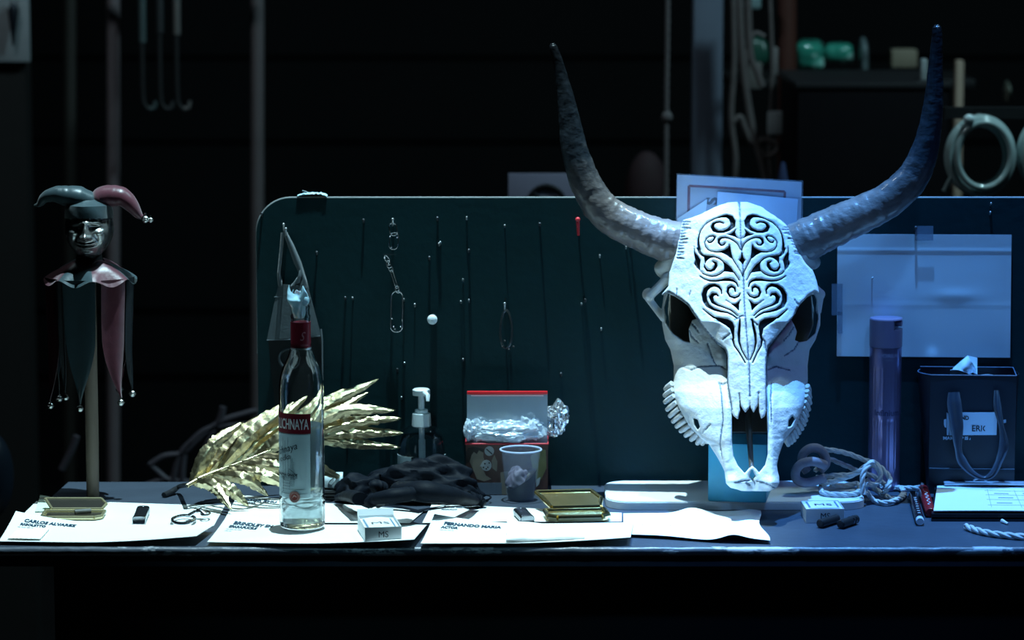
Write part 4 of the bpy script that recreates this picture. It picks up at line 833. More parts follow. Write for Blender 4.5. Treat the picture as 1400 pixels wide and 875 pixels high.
def box_carton(M, org, X, Y, w, d, h, th=.0006):
    """open carton of four walls and a floor"""
    Z = np.array((0, 0, 1.0)); f = lambda a, b, c_: org + X * a + Y * b + Z * c_
    for (a0, a1, b0, b1, c0, c1) in ((0, w, 0, th, 0, h), (0, w, d - th, d, 0, h), (0, th, th, d - th, 0, h), (w - th, w, th, d - th, 0, h), (th, w - th, th, d - th, 0, th)):
        V = [f(a, b, c_) for a in (a0, a1) for b in (b0, b1) for c_ in (c0, c1)]; M.add(V, [(0, 1, 3, 2), (4, 6, 7, 5), (0, 4, 5, 1), (2, 3, 7, 6), (0, 2, 6, 4), (1, 5, 7, 3)])
    return M
def ms_box(FLp, FRp, depth, h, z, label, opened):
    a = onz(*FLp, z); b = onz(*FRp, z); X = unit(b - a); w = np.linalg.norm(b - a); Y = np.array((-X[1], X[0], 0)); Z = np.array((0, 0, 1.0)); r = thing('cigarette_box', label, 'box', (a + b) / 2 + Y * depth / 2, 'small white boxes lettered MS')
    card = mat('white_card', (.74, .79, .82), rough=.4, var=.03); ink = mat('ms_ink', (.03, .035, .05), rough=.4); gr = mat('ms_grey', (.12, .22, .34), rough=.4)
    M = box_carton(MB(), a, X, Y, w, depth, h); M.build('outer_tray', card, r, sm=False)
    top = h * (.80 if opened else .97)
    M = MB(); V = [a + X * p + Y * q + Z * k for p in (.0012, w - .0012) for q in (.0012, depth - .0012) for k in (.001, top)]; M.add(V, [(0, 1, 3, 2), (4, 6, 7, 5), (0, 4, 5, 1), (2, 3, 7, 6), (0, 2, 6, 4), (1, 5, 7, 3)]).build('inner_block', card, r, sm=False)
    # top label card, bowed, with bars at both ends
    ct = lambda u, v: a + X * (w * (.10 + .80 * u)) + Y * (depth * (.08 + .84 * v)) + Z * (top + .0008 + .0018 * math.sin(PI * u) * (1 if opened else .2))
    MB().grid(ct, 14, 8, thick=.0004).build('top_flap', card, r)
    M = MB(); letters(M, 'MS', lambda x, y: ct(.5 + x / (w * .8), .32 + y / (depth * .84)) + Z * .0004, .019, sx=1.15, align='C'); M.build('top_lettering', ink, r, sm=False, fixn=False)
    M = MB()
    for s in (.0, .93): M.grid(lambda u, v: ct(s + .06 * u, .1 + .8 * v) + Z * .0004, 2, 4, thick=.0001)
    M.build('top_bars', gr, r, sm=False)
    M = MB(); letters(M, 'MS', lambda x, y: a + X * (w * .5 + x) + Z * (h * .28 + y) - Y * .0004, h * .62, sx=.95, align='C'); M.build('front_lettering', ink, r, sm=False, fixn=False)
    if opened:   # raised rear lid
        M = MB().grid(lambda u, v: a + X * (w * u) + Y * (depth + .0008 + .004 * v) + Z * (h + .008 * v), 4, 3, thick=.0005); M.build('rear_flap', card, r, sm=False)
    return r
def make_sanitiser():
    b = onz(577, 668); cx, cy = b[0], .412; S = pxs(cy); c = np.array((cx, cy, TZ)); H = lambda y: at(577, y, cy)[2] - TZ
    r = thing('hand_gel_bottle', 'clear pump bottle of hand gel behind the black gloves', 'bottle', c)
    gl = mat('clear_plastic', (.92, .96, 1), rough=.03, trans=1.0, ior=1.3, var=0); gel = mat('gel', (.85, .95, 1), rough=.02, trans=1, ior=1.33, var=0)
    pr = [(26, 0), (31, .003)] + [(a, H(y)) for a, y in ((33, 640), (33, 622), (32.5, 608), (30, 596), (25, 588), (18, 583), (12, 581), (11.5, 577))]
    o = [(0.0, .0)] + [(a * S, z) for a, z in pr]; i_ = [((a - 1.2) * S, max(z, .002)) for a, z in pr][::-1]
    MB().lathe(c, o + i_ + [(0.0, .002)], 56).build('bottle_body', gl, r, angle=60)
    g = [(0.0, .0025), (29 * S, .004), (31 * S, H(640)), (31.2 * S, H(618)), (29 * S, H(600)), (27 * S, H(596)), (0.0, H(595.5))]; MB().lathe(c, g, 40).build('gel_fill', gel, r, angle=50)
    wp = mat('white_plastic', (.70, .80, .84), rough=.35, var=.03)
    M = MB().lathe(c, [(12 * S, H(583)), (13.5 * S, H(582)), (12.6 * S, H(565)), (9 * S, H(564)), (9 * S, H(560)), (7.5 * S, H(559.5)), (0.0, H(559.5))], 12); M.build('collar', wp, r, angle=30)
    MB().tube([c + (0, 0, H(565)), c + (0, 0, H(534))], [4.5 * S, 4.2 * S], seg=18).build('pump_stem', wp, r)
    M = MB().lathe(c, [(6 * S, H(541)), (12 * S, H(540)), (12.3 * S, H(533)), (10 * S, H(531.3)), (0.0, H(530.8))], 28); M.tube([c + (0, 0, H(536)), c + (.006, -.012, H(536)), c + (.010, -.020, H(538)), c + (.010, -.023, H(545))], [4 * S, 3.8 * S, 3.2 * S, 2.4 * S], seg=14); M.build('pump_head', wp, r, angle=40)
    MB().tube([c + (0, 0, H(566)), c + (.001, 0, .03)], [4.2 * S, 3.2 * S], seg=12).build('dip_tube', mat('milky_plastic', (.7, .85, .9), rough=.2, alpha=.5), r)
    lb = mat('gel_label', (.60, .75, .80), rough=.4)
    for a0, a1 in ((-1.5, -.42), (.42, 1.5)): MB().grid(lambda u, v: c + np.array((math.sin(a0 + (a1 - a0) * u) * 33.3 * S, -math.cos(a0 + (a1 - a0) * u) * 33.3 * S, .012 + (H(620) - .012) * v)), 14, 4, thick=.0003).build('label', lb, r)
def cloth_lump(name, P0, size, seed, m, parent, nf=5, amp=.22, seg=72, rings=44, rot=0.0, tail=0.0):
    R = rz(rot)
    V = []; F = []
    for i in range(rings + 1):
        th = PI * i / rings
        for k in range(seg):
            a = 2 * PI * k / seg; d = np.array((math.sin(th) * math.cos(a), math.sin(th) * math.sin(a), math.cos(th)))
            g = Vector((d[0] * 1.3 + seed, d[1] * 1.6, d[2] * 1.5)); w = mnoise.noise(g); fold = math.sin((d[0] * nf + w * 3 + d[2] * 2)) * .5 + math.sin(d[1] * nf * .7 + d[2] * nf + w * 4 + seed) * .5
            fold = 1 - abs(fold) * 1.3
            rr = 1 + amp * w + amp * .55 * fold + amp * .15 * mnoise.noise(g * 4)
            q = d * rr * np.array(size); 
            if q[2] < 0: q[2] *= .25
            V.append(np.array(P0) + R @ q + np.array((0, 0, size[2] * .28)))
    for i in range(rings):
        for k in range(seg): F.append((i * seg + k, i * seg + (k + 1) % seg, (i + 1) * seg + (k + 1) % seg, (i + 1) * seg + k))
    V = [(p[0], p[1], max(p[2], TZ + .0008)) for p in V]
    return MB().add(V, F).build(name, m, parent, angle=75)
def make_gloves():
    m = mat('black_leather', (0.0045, 0.007, 0.012), rough=.6, var=.3, scale=80, bump=.0005, bscale=150, spec=.09)
    r = thing('black_gloves', 'crumpled pair of black fabric gloves with loose straps', 'gloves', onz(570, 685))
    cloth_lump('folded_cuff', (*onz(582, 685)[:2], TZ), (.076, .036, .046), 3.1, m, r, 9, .27, rot=-.12)
    cloth_lump('palm', (*onz(618, 686)[:2], TZ), (.044, .030, .030), 9.7, m, r, 4, .2, rot=-.3)
    cloth_lump('second_cuff', (*onz(500, 686)[:2], TZ), (.036, .030, .030), 21.2, m, r, 6, .35, rot=.3)
    def strip(pts, w, nm='strap', wseg=6, tw=0.0):
        P = smooth(pts, 40); T = np.gradient(P, axis=0); V = []
        for i in range(40):
            s = i / 39; side = unit(np.cross(T[i], (0, 0, 1.0))); a = tw * s; side = side * math.cos(a) + np.array((0, 0, 1.0)) * math.sin(a); ww = w * (1 - .25 * s) 
            for j in range(wseg + 1): V.append(P[i] + side * (j / wseg - .5) * ww)
        F = [(i * (wseg + 1) + j, i * (wseg + 1) + j + 1, (i + 1) * (wseg + 1) + j + 1, (i + 1) * (wseg + 1) + j) for i in range(39) for j in range(wseg)]
        V = np.array(V); o = len(V); B = V - np.array((0, 0, .0009)) + np.array((0, .0004, 0)); n = wseg + 1
        rim = [j for j in range(n)] + [i * n + n - 1 for i in range(1, 40)] + [39 * n + j for j in range(n - 2, -1, -1)] + [i * n for i in range(38, 0, -1)]
        F3 = [(rim[q], rim[(q + 1) % len(rim)], rim[(q + 1) % len(rim)] + o, rim[q] + o) for q in range(len(rim))]
        MB().add(np.vstack([V, B]), F + [(f[3] + o, f[2] + o, f[1] + o, f[0] + o) for f in F] + F3).build(nm, m, r, angle=60)
    fin = lambda pts, rr: MB().tube(smooth(pts, 24), np.interp(np.linspace(0, 1, 24), np.linspace(0, 1, len(rr)), rr) * np.array([1 + .12 * mnoise.noise(Vector((i * .6, rr[0] * 900, 1))) for i in range(24)]), seg=16, flat=.8).build('finger', m, r)
    fin([onz(640, 680, TZ + .02), onz(655, 684, TZ + .014), onz(662, 690, TZ + .008)], [.012, .010, .006])
    fin([onz(520, 668, TZ + .052), onz(512, 664, TZ + .058), onz(506, 666, TZ + .056)], [.014, .011, .007])
    fin([onz(545, 670, TZ + .045), onz(580, 672, TZ + .052), onz(620, 678, TZ + .040), onz(648, 684, TZ + .018)], [.016, .019, .016, .008])
    fin([onz(510, 682, TZ + .042), onz(540, 678, TZ + .050), onz(570, 674, TZ + .050)], [.010, .014, .012])
    fin([onz(505, 688, TZ + .028), onz(512, 683, TZ + .034), onz(520, 684, TZ + .022), onz(518, 690, TZ + .008)], [.010, .012, .011, .006])
    fin([onz(462, 680, TZ + .012), onz(478, 678, TZ + .026), onz(492, 682, TZ + .034)], [.006, .011, .012])
    strip([onz(510, 690, TZ + .012), onz(535, 691, TZ + .009), onz(562, 696, TZ + .006), onz(575, 700, TZ + .004)], .012)
    strip([onz(568, 699, TZ + .004), onz(590, 694, TZ + .005), onz(620, 689, TZ + .007), onz(655, 685, TZ + .010), onz(668, 684, TZ + .01)], .012, tw=.6)
    MB().tube(smooth([onz(630, 688, TZ + .006), onz(650, 681, TZ + .010), onz(665, 677, TZ + .010), onz(671, 680, TZ + .008), onz(664, 684, TZ + .006), onz(645, 686, TZ + .005)], 30), .0014, seg=8).build('cord_loop', m, r)
    strip([onz(462, 684, TZ + .008), onz(480, 683, TZ + .02), onz(505, 692, TZ + .010)], .014, tw=.8)
def make_tray_stack():
    dk = mat('dark_tray', (.03, .035, .04), rough=.3, var=.3); wc = mat('cup_paper', (.55, .68, .75), rough=.4, var=.03); gy = mat('cup_wave', (.10, .14, .17), rough=.4)
    a = onz(398, 686); b = onz(515, 686); r = thing('flat_tray', 'low dark stacked tray lying behind the vodka bottle', 'tray', (a + b) / 2 + (0, .03, 0)); M = MB()
    for k in range(3): M.box(((a[0] + b[0]) / 2, a[1] + .035, TZ + .003 + k * .0052), (b[0] - a[0] - k * .004, .06, .0042), ch=.001)
    M.build('stack', dk, r, angle=30)
    # paper roll with wavy print on the tray
    p0 = np.array((onz(440, 680)[0] - .02, a[1] + .022, TZ + .0275)); p1 = p0 + np.array((.052, 0, 0)); q = thing('paper_cup', 'pale paper cup with a dark wave print lying on the low tray', 'cup', p0 - (-.025, 0, .0115))
    MB().tube([p0, p1, p1 - (.001, 0, 0), p0 + (.002, 0, 0)], [.011, .0125, .0115, .0100], seg=32, cap=False).build('cup_wall', wc, q, angle=50)
    M = MB(); f = lambda x, y: np.array((p0[0] + x, p0[1] - .0118 * math.cos(y / .0118) * (1 + x * 2.4) , p0[2] + .0121 * math.sin(y / .0118) * (1 + x * 2.0)))
    M.prism([(.030, -.012), (.038, -.012), (.036, -.006), (.040, 0), (.045, .005), (.047, .012), (.040, .012), (.038, .006), (.033, .002), (.030, -.004)], lambda x, y, d: f(x, y) + (0, -d, 0), .0002, .0008); M.build('wave_print', gy, q, sm=False)
def make_carton():
    yF = onz(690, 677)[1]; a = onz(637, 677); b = onz(749, 676); X = np.array((1.0, 0, 0)); Y = np.array((0, 1.0, 0)); w = b[0] - a[0]; a = np.array((a[0], yF, TZ)); h = at(690, 607, yF)[2] - TZ; d = .07
    cm = mat('printed_carton', (0.085, 0.035, 0.030), rough=.38, var=.15, scale=25); r = thing('carton', 'small dark red carton printed with cartoon faces, clear bag on top', 'carton', a + X * w / 2 + Y * d / 2)
    M = box_carton(MB(), a, X, Y, w, d, h, .0012); M.build('carton_body', cm, r, sm=False)
    M = MB(); rd = mat('red_trim', (.65, .04, .06), rough=.35)
    for p, q in (((0, 0), (w, 0)), ((0, 0), (0, d)), ((w, 0), (w, d)), ((0, d), (w, d))): M.tube([a + X * p[0] + Y * p[1] + (0, 0, h), a + X * q[0] + Y * q[1] + (0, 0, h)], .0013, seg=6)
    M.build('red_rim', rd, r)
    px_ = w / 112.0; f = lambda x, y, dd=0: a + X * ((x - 637) * px_) + np.array((0, -dd, (677 - y) * px_ * 1.02))
    tan = mat('print_tan', (.24, .20, .15), rough=.4); wh = mat('print_white', (.42, .44, .44), rough=.4); olv = mat('print_olive', (.17, .16, .06), rough=.4); dk = mat('print_dark', (.02, .015, .015), rough=.4); gr = mat('print_grey', (.13, .16, .20), rough=.4)
    def flat(poly, m, nm, d0=.0003): MB().prism(poly, lambda x, y, k: f(x, y, k), 0, d0).build(nm, m, r, sm=False)
    flat([(641, 628), (645, 621), (648, 618), (652, 621), (655, 616), (661, 619), (661, 625), (663, 632), (660, 640), (664, 650), (672, 655), (662, 658), (652, 655), (648, 645), (645, 638)], tan, 'printed_face')
    flat([(637, 618), (640, 612), (650, 611), (662, 614), (661, 619), (655, 616), (652, 621), (648, 618), (645, 622), (642, 632), (637, 634)], dk, 'printed_hair', .0005)
    flat([(x, y) for x, y in [(669 + 6.5 * math.cos(t), 617 + 6.5 * math.sin(t)) for t in np.linspace(0, 2 * PI, 25)[:-1]]], wh, 'printed_bubble', .0004)
    flat([(665 + 7 * math.cos(t), 636.5 + 7.5 * math.sin(t)) for t in np.linspace(-2.6, 3.0, 25)] + [(656, 638)], wh, 'printed_bubble', .0004)
    MB().tube([f(665, 614, .0006), f(673, 621, .0006)], .0009, seg=6).build('bubble_stroke', dk, r)
    M = MB(); [M.ball(f(x, y, .0005), (.0013, .0004, .0013), 8, 6) for x, y in ((663, 634), (667, 639), (665, 641), (669, 633), (661, 639))]; M.build('bubble_marks', dk, r)
    flat([(672, 630), (676, 622), (680, 632), (679, 645), (673, 640)], tan, 'printed_hand')
    flat([(637, 677), (637, 666), (647, 660), (656, 660), (672, 662), (680, 677)], dk, 'printed_figure', .0002)
    flat([(648, 660), (686, 660), (686, 676), (650, 676)], gr, 'printed_panel', .0004)
    flat([(735, 612), (746, 616), (747, 640), (740, 655), (728, 662), (722, 660), (728, 640), (725, 625)], olv, 'printed_sleeve', .0003)
    flat([(733, 656), (739, 652), (737, 662), (733, 666)], wh, 'printed_flag', .0004)
    flat([(684, 646), (694, 644), (700, 676), (686, 676)], tan, 'printed_figure', .0003)
    # zip bag standing in the carton
    bx0 = onz(0, 0)[0]; zt = at(690, 536, yF + .012)[2]; z0 = TZ + h - .02; xl = at(638.5, 570, yF + .012)[0]; xr_ = at(748.5, 570, yF + .012)[0]
    q = thing('zip_bag', 'clear zip bag with a red seal strip standing in the carton', 'bag', ((xl + xr_) / 2, yF + .014, z0))
    film = mat('bag_film', (.50, .60, .68), rough=.12, alpha=.48, var=.05, bump=.0015, bscale=30)
    MB().grid(lambda u, v: (xl + (xr_ - xl) * u, yF + .012 + .004 * math.sin(u * 5 + v * 4) * (1 - v), z0 + (zt - z0) * v), 30, 20, thick=.0002).build('front_film', film, q)
    MB().grid(lambda u, v: (xl + (xr_ - xl) * u, yF + .030 - .014 * v + .004 * math.sin(u * 6 + 2) * (1 - v), z0 + (zt - z0) * v), 30, 20, thick=.0002).build('rear_film', film, q)
    rs = mat('red_zip', (.85, .03, .04), rough=.3)
    MB().box(((xl + xr_) / 2, yF + .012, zt - .0010), (xr_ - xl, .0035, .0052), ch=.0008).build('zip_strip', rs, q)
    MB().box(((xl + xr_) / 2, yF + .0105, zt - .0052), ((xr_ - xl) * .9, .0012, .0012)).build('zip_line', mat('zip_pink', (.9, .55, .58), rough=.4), q)
    # crinkled film and foil bundle
    fo = mat('silver_foil', (.80, .84, .90), rough=.16, metal=.8, var=.05, bump=.003, bscale=25)
    def crumple(cn, size, seed, m, nm, par, n=70, k=26, amp=.33):
        V = []; F = []
        for i in range(k + 1):
            th = PI * i / k
            for j in range(n):
                a_ = 2 * PI * j / n; dd = np.array((math.sin(th) * math.cos(a_), math.sin(th) * math.sin(a_), math.cos(th))); g = Vector(dd * (1.5 if nm.startswith('foil') else 2.2)) + Vector((seed, 0, 0))
                rr = 1 + amp * mnoise.noise(g) + amp * .8 * (1 - abs(mnoise.noise(g * 2.2)) * 3) * .35 + amp * .22 * mnoise.noise(g * 4); V.append(np.array(cn) + dd * rr * np.array(size))
        for i in range(k):
            for j in range(n): F.append((i * n + j, i * n + (j + 1) % n, (i + 1) * n + (j + 1) % n, (i + 1) * n + j))
        MB().add(V, F).build(nm, m, par, angle=22)
    clr = mat('clear_wrap', (.70, .82, .97), rough=.22, metal=.1, alpha=.9, var=.08, bump=.004, bscale=22, spec=1.0)
    g = thing('cling_wrap', 'crinkled transparent wrap heaped on the carton inside the bag', 'wrap', at(692, 605, yF + .03))
    crumple(at(690, 592, yF + .012), (.052, .014, .0165), 5, clr, 'wrap', g, 110, 40)
    crumple(at(720, 588, yF + .016), (.026, .012, .022), 8, clr, 'wrap_fold', g); crumple(at(655, 588, yF + .016), (.018, .012, .018), 15, clr, 'wrap_fold', g); crumple(at(640, 588, yF + .004), (.006, .010, .015), 12, clr, 'wrap_edge', g)
    g2 = thing('foil_twist', 'crumpled shiny foil twist sticking out beside the zip bag', 'foil', at(752, 598, yF + .03))
    crumple(at(762, 570, yF + .030), (.0155, .010, .020), 31, fo, 'foil', g2, 80, 40, .45); crumple(at(753, 586, yF + .028), (.012, .008, .012), 33, fo, 'foil_tail', g2, 60, 26, .4)
def make_cup():
    c0 = onz(712, 686); cy = c0[1] + .012; c = np.array((c0[0], cy, TZ)); S = pxs(cy); H = lambda y: at(712, y, cy)[2] - TZ
    r = thing('plastic_cup', 'clear ribbed plastic cup with a dark cloth inside', 'cup', c); pl = mat('cup_plastic', (.60, .72, .95), rough=.08, alpha=.07, var=.03, spec=1.0)
    n = 34; o = []
    for i in range(n + 1):
        t = i / n; z = t * H(614); rr = (19.5 + 8.0 * t) * S * (1 + (.012 * math.sin(t * 75) if .25 < t < .9 else 0)); o.append((rr, z))
    MB().lathe(c, [(0.0, .001), (19 * S, .0004)] + o + [((27.2) * S, H(614)), (26.6 * S, H(615))] + [(rr - .0006, max(.0015, z)) for rr, z in o[::-1][2:]] + [(0.0, .0018)], 56).build('cup_wall', pl, r, angle=60)
    M = MB().tube([c + (28.3 * S * math.cos(t), 28.3 * S * math.sin(t), H(614.5)) for t in np.linspace(0, 2 * PI, 57)[:-1]], .0014, seg=8, closed=True); M.build('cup_rim', mat('cup_rim', (.55, .66, .9), rough=.2, alpha=.8), r)
    dk = mat('dark_rag', (.006, .007, .012), rough=.5); V = []; F = []
    rag = thing('dark_rag', 'black rag stuffed into the clear plastic cup', 'rag', c + (0, 0, .003))
    for i in range(25):
        t = i / 24
        for k in range(40):
            a = 2 * PI * k / 40; top = H(655) * (1 + .45 * math.cos(a - .3)) ; z = .003 + (top - .003) * min(1, t / .75); rr = (17.5 + 7 * z / H(614)) * S * (1 if t < .75 else 1 - (t - .75) / .25); z2 = z - (0 if t < .75 else .004 * math.sin((t - .75) * 14)); rr *= 1 + .04 * mnoise.noise(Vector((math.cos(a) * 3, math.sin(a) * 3, t * 5))); V.append(c + (rr * math.cos(a), rr * math.sin(a), z2))
    for i in range(24):
        for k in range(40): F.append((i * 40 + k, i * 40 + (k + 1) % 40, (i + 1) * 40 + (k + 1) % 40, (i + 1) * 40 + k))
    F.append(tuple(range(40))[::-1]); MB().add(V, F).build('cloth', dk, rag, angle=60)
    mil = mat('pink_tissue', (.12, .11, .16), rough=.7); cloth_lump('tissue_wad', (c[0] - .005, c[1] - .002, c[2] + H(668)), (.015, .011, .024), 4.4, mil, rag, 7, .25, seg=48, rings=30)
def make_gold_case():
    g = mat('bright_gold', (.86, .70, .36), rough=.18, metal=1, var=.12, bump=.0004, bscale=60); ins = mat('gold_inner', (.55, .42, .20), rough=.25, metal=.9, bump=.0012, bscale=35)
    cig_case('gold_case', 'open shiny gold cigarette case beside the plank', (752, 714), (833, 712), .052, 14, g, ins, .004, hgt=.010)
def make_hanging():
    # fabric pouch hanging from a hook
    m = mat('dark_felt', (.050, .076, .088), rough=.75, var=.2, scale=60, bump=.0004, bscale=200, sheen=.6); dk = mat('dark_inner', (.006, .010, .012), rough=.8); Y = BY - .008
    r = thing('hanging_pouch', 'dark fabric pouch with a cut-out handle hanging from the board', 'pouch', at(408, 560, Y))
    P = lambda x, y, d=0: at(x, y, Y - d)
    outer = smooth([(389, 317), (397, 330), (408, 365), (418, 395), (430, 430), (438, 458), (441, 470)], 30); inL = smooth([(384, 322), (381, 345), (379, 365), (374, 395), (370, 425), (365, 465)], 30)
    # handle: two bands either side of the hole, joined below y=390
    def band(L, R, nm, d0=.0, th=.0012, m_=m): MB().grid(lambda u, v: P(*(np.array((np.interp(v, np.linspace(0, 1, len(L)), [q[0] for q in L]), np.interp(v, np.linspace(0, 1, len(L)), [q[1] for q in L]))) * (1 - u) + np.array((np.interp(v, np.linspace(0, 1, len(R)), [q[0] for q in R]), np.interp(v, np.linspace(0, 1, len(R)), [q[1] for q in R]))) * u), d0 + .004 * math.sin(u * PI)), 10, 40, thick=th).build(nm, m_, r, angle=70)
    band([(385, 318), (383, 345), (380, 375), (381, 392)], [(388, 318), (385.5, 345), (382.5, 375), (386, 390)], 'handle_band')
    band([(388, 317), (394, 335), (402, 358), (412, 378), (404, 392)], [(391, 317), (401, 335), (411, 358), (419, 385), (422, 395)], 'handle_band')
    band([(381, 388), (374, 420), (365, 465)], [(421, 392), (430, 425), (439, 458)], 'pouch_front', .001)
    band([(404, 388), (398, 391), (396, 393)], [(410, 368), (412, 376), (409, 386)], 'turned_lip', .004)
    band([(367, 465), (370, 500), (377, 560)], [(440, 460), (441, 500), (442, 560)], 'pouch_back', -.002, m_=dk)
    MB().tube([P(365, 465, .002), P(400, 464, .006), P(438, 459, .002)], .0008, seg=8).build('hem', mat('hem_pale', (.10, .13, .15), rough=.6), r)
    MB().tube([P(375, 406, .002), P(400, 404, .006), P(425, 408, .003)], .0006, seg=8).build('stitch_line', mat('hem_pale', (.1, .1, .1)), r)
    MB().tube([P(439, 450, .002), P(440.5, 465, .003), P(441, 520, .003)], .0012, seg=8).build('side_cord', mat('cord_grey', (.14, .17, .19), rough=.5), r)
    MB().tube([P(395 + 13 * math.cos(t), 490 + 13 * math.sin(t), .002) for t in np.linspace(0, 2 * PI, 33)[:-1]], .0022, seg=8, closed=True).build('printed_ring', mat('ring_grey', (.035, .05, .058), rough=.6), r)
    # chain from the hook
    ch = mat('chain_steel', (.45, .48, .5), rough=.25, metal=1); Y2 = BY - .020
    r = thing('steel_chain', 'short steel chain with long links hanging on the board', 'chain', at(542, 455, Y2))
    def link(x0, y0, x1, y1, w, nm='link', rr=.0009, d=0.0):
        a = at(x0, y0, Y2 - d); b = at(x1, y1, Y2 - d); ax = unit(b - a); sd = unit(np.cross(ax, (0, 1, 0))); L = np.linalg.norm(b - a); W = w * pxs(Y2); P = []
        for t in np.linspace(0, 2 * PI, 29)[:-1]: P.append((a + b) / 2 + ax * (math.cos(t) * W + math.copysign(max(0, L / 2 - W), math.cos(t))) + sd * math.sin(t) * W)
        MB().tube(P, rr, seg=8, closed=True).build(nm, ch, r)
    link(536, 305, 539, 322, 5, d=-.004); link(540, 318, 537, 341, 6, rr=.0007, d=-.002)
    for k, (a, b) in enumerate((((526, 350), (532, 358)), ((530, 356), (533, 366)), ((532, 362), (536, 371)))): link(*a, *b, 2.6, rr=.0009, d=.001 * (k % 2))
    link(535, 369, 543, 394, 1.6); 
    link(542, 391, 545, 400, 2.4, rr=.0011)
    link(543, 398, 542, 454, 8.0, rr=.0011)
    [MB().ball(at(x, y, Y2 - .001), .0014, 10, 7).build('bead', ch, r) for x, y in ((533, 324), (543, 325), (535, 338), (536, 436), (550, 438), (538, 447), (548, 447), (540, 450), (526, 353), (531, 361), (545, 397))]
    MB().tube([at(524, 348, Y2), at(536, 348, BY), at(541, 348, Y2)], .0006, seg=6).build('wire', ch, r)
    # white cap on a black rod
    p = at(591, 437, BY - .055); q = thing('corked_rod', 'black rod with a round white cap sticking out of the board', 'rod', (p[0], BY, p[2]))
    MB().tube([(p[0], BY - .0003, p[2] - .004), p], .0052, seg=18).build('rod', mat('rod_black', (.02, .022, .025), rough=.4), q); MB().ball(p, (.0075, .005, .0075), 20, 14).build('cap', mat('cap_white', (.75, .85, .9), rough=.4), q)
    # wire loop
    Y3 = BY - .012; lm = mat('loop_black', (.02, .025, .028), rough=.3, coat=.4); q = thing('wire_loop', 'narrow black wire loop hanging on the board above the cup', 'loop', at(691, 478, Y3))
    MB().tube([at(692 + 8 * math.sin(t) * (1 - .15 * math.cos(t)), 450 - 26 * math.cos(t), Y3) for t in np.linspace(0, 2 * PI, 41)[:-1]], .0016, seg=8, closed=True).build('loop', lm, q)
    MB().tube([at(691, 408, Y3), at(690, 414, Y3 - .002), at(690, 426, Y3)], .0009, seg=8).build('hook_wire', ch, q)
    M = MB(); [M.ball(at(x, y, Y3 - .001), .0017, 10, 7) for x, y in ((687, 474), (702, 474), (696, 478), (690, 466))]; M.build('knot', lm, q)
    # crumpled blue thing on top of the board
    zt = at(428, 270, BY)[2]; q = thing('blue_wrapper', 'small crumpled light blue tissue lying on top of the board', 'tissue', at(427, 270, BY + .01)); bt = mat('blue_tissue', (0.45, 0.72, 0.86))
    MB().grid(lambda u, v: (at(406 + 41 * u, 270, BY)[0], BY - .002 + .02 * v, zt + .002 + .0055 * math.sin(PI * u) ** .6 * (.55 + .8 * abs(mnoise.noise(Vector((u * 7, v * 3, 4)))))), 40, 10, thick=.0008).build('tissue', bt, q, angle=50)
    MB().tube([(at(413, 262, BY)[0], BY + .005, zt + .010), (at(424, 267, BY)[0], BY + .005, zt + .006)], .0006, seg=6).build('thread', mat('thread_grey', (.3, .35, .38)), q)
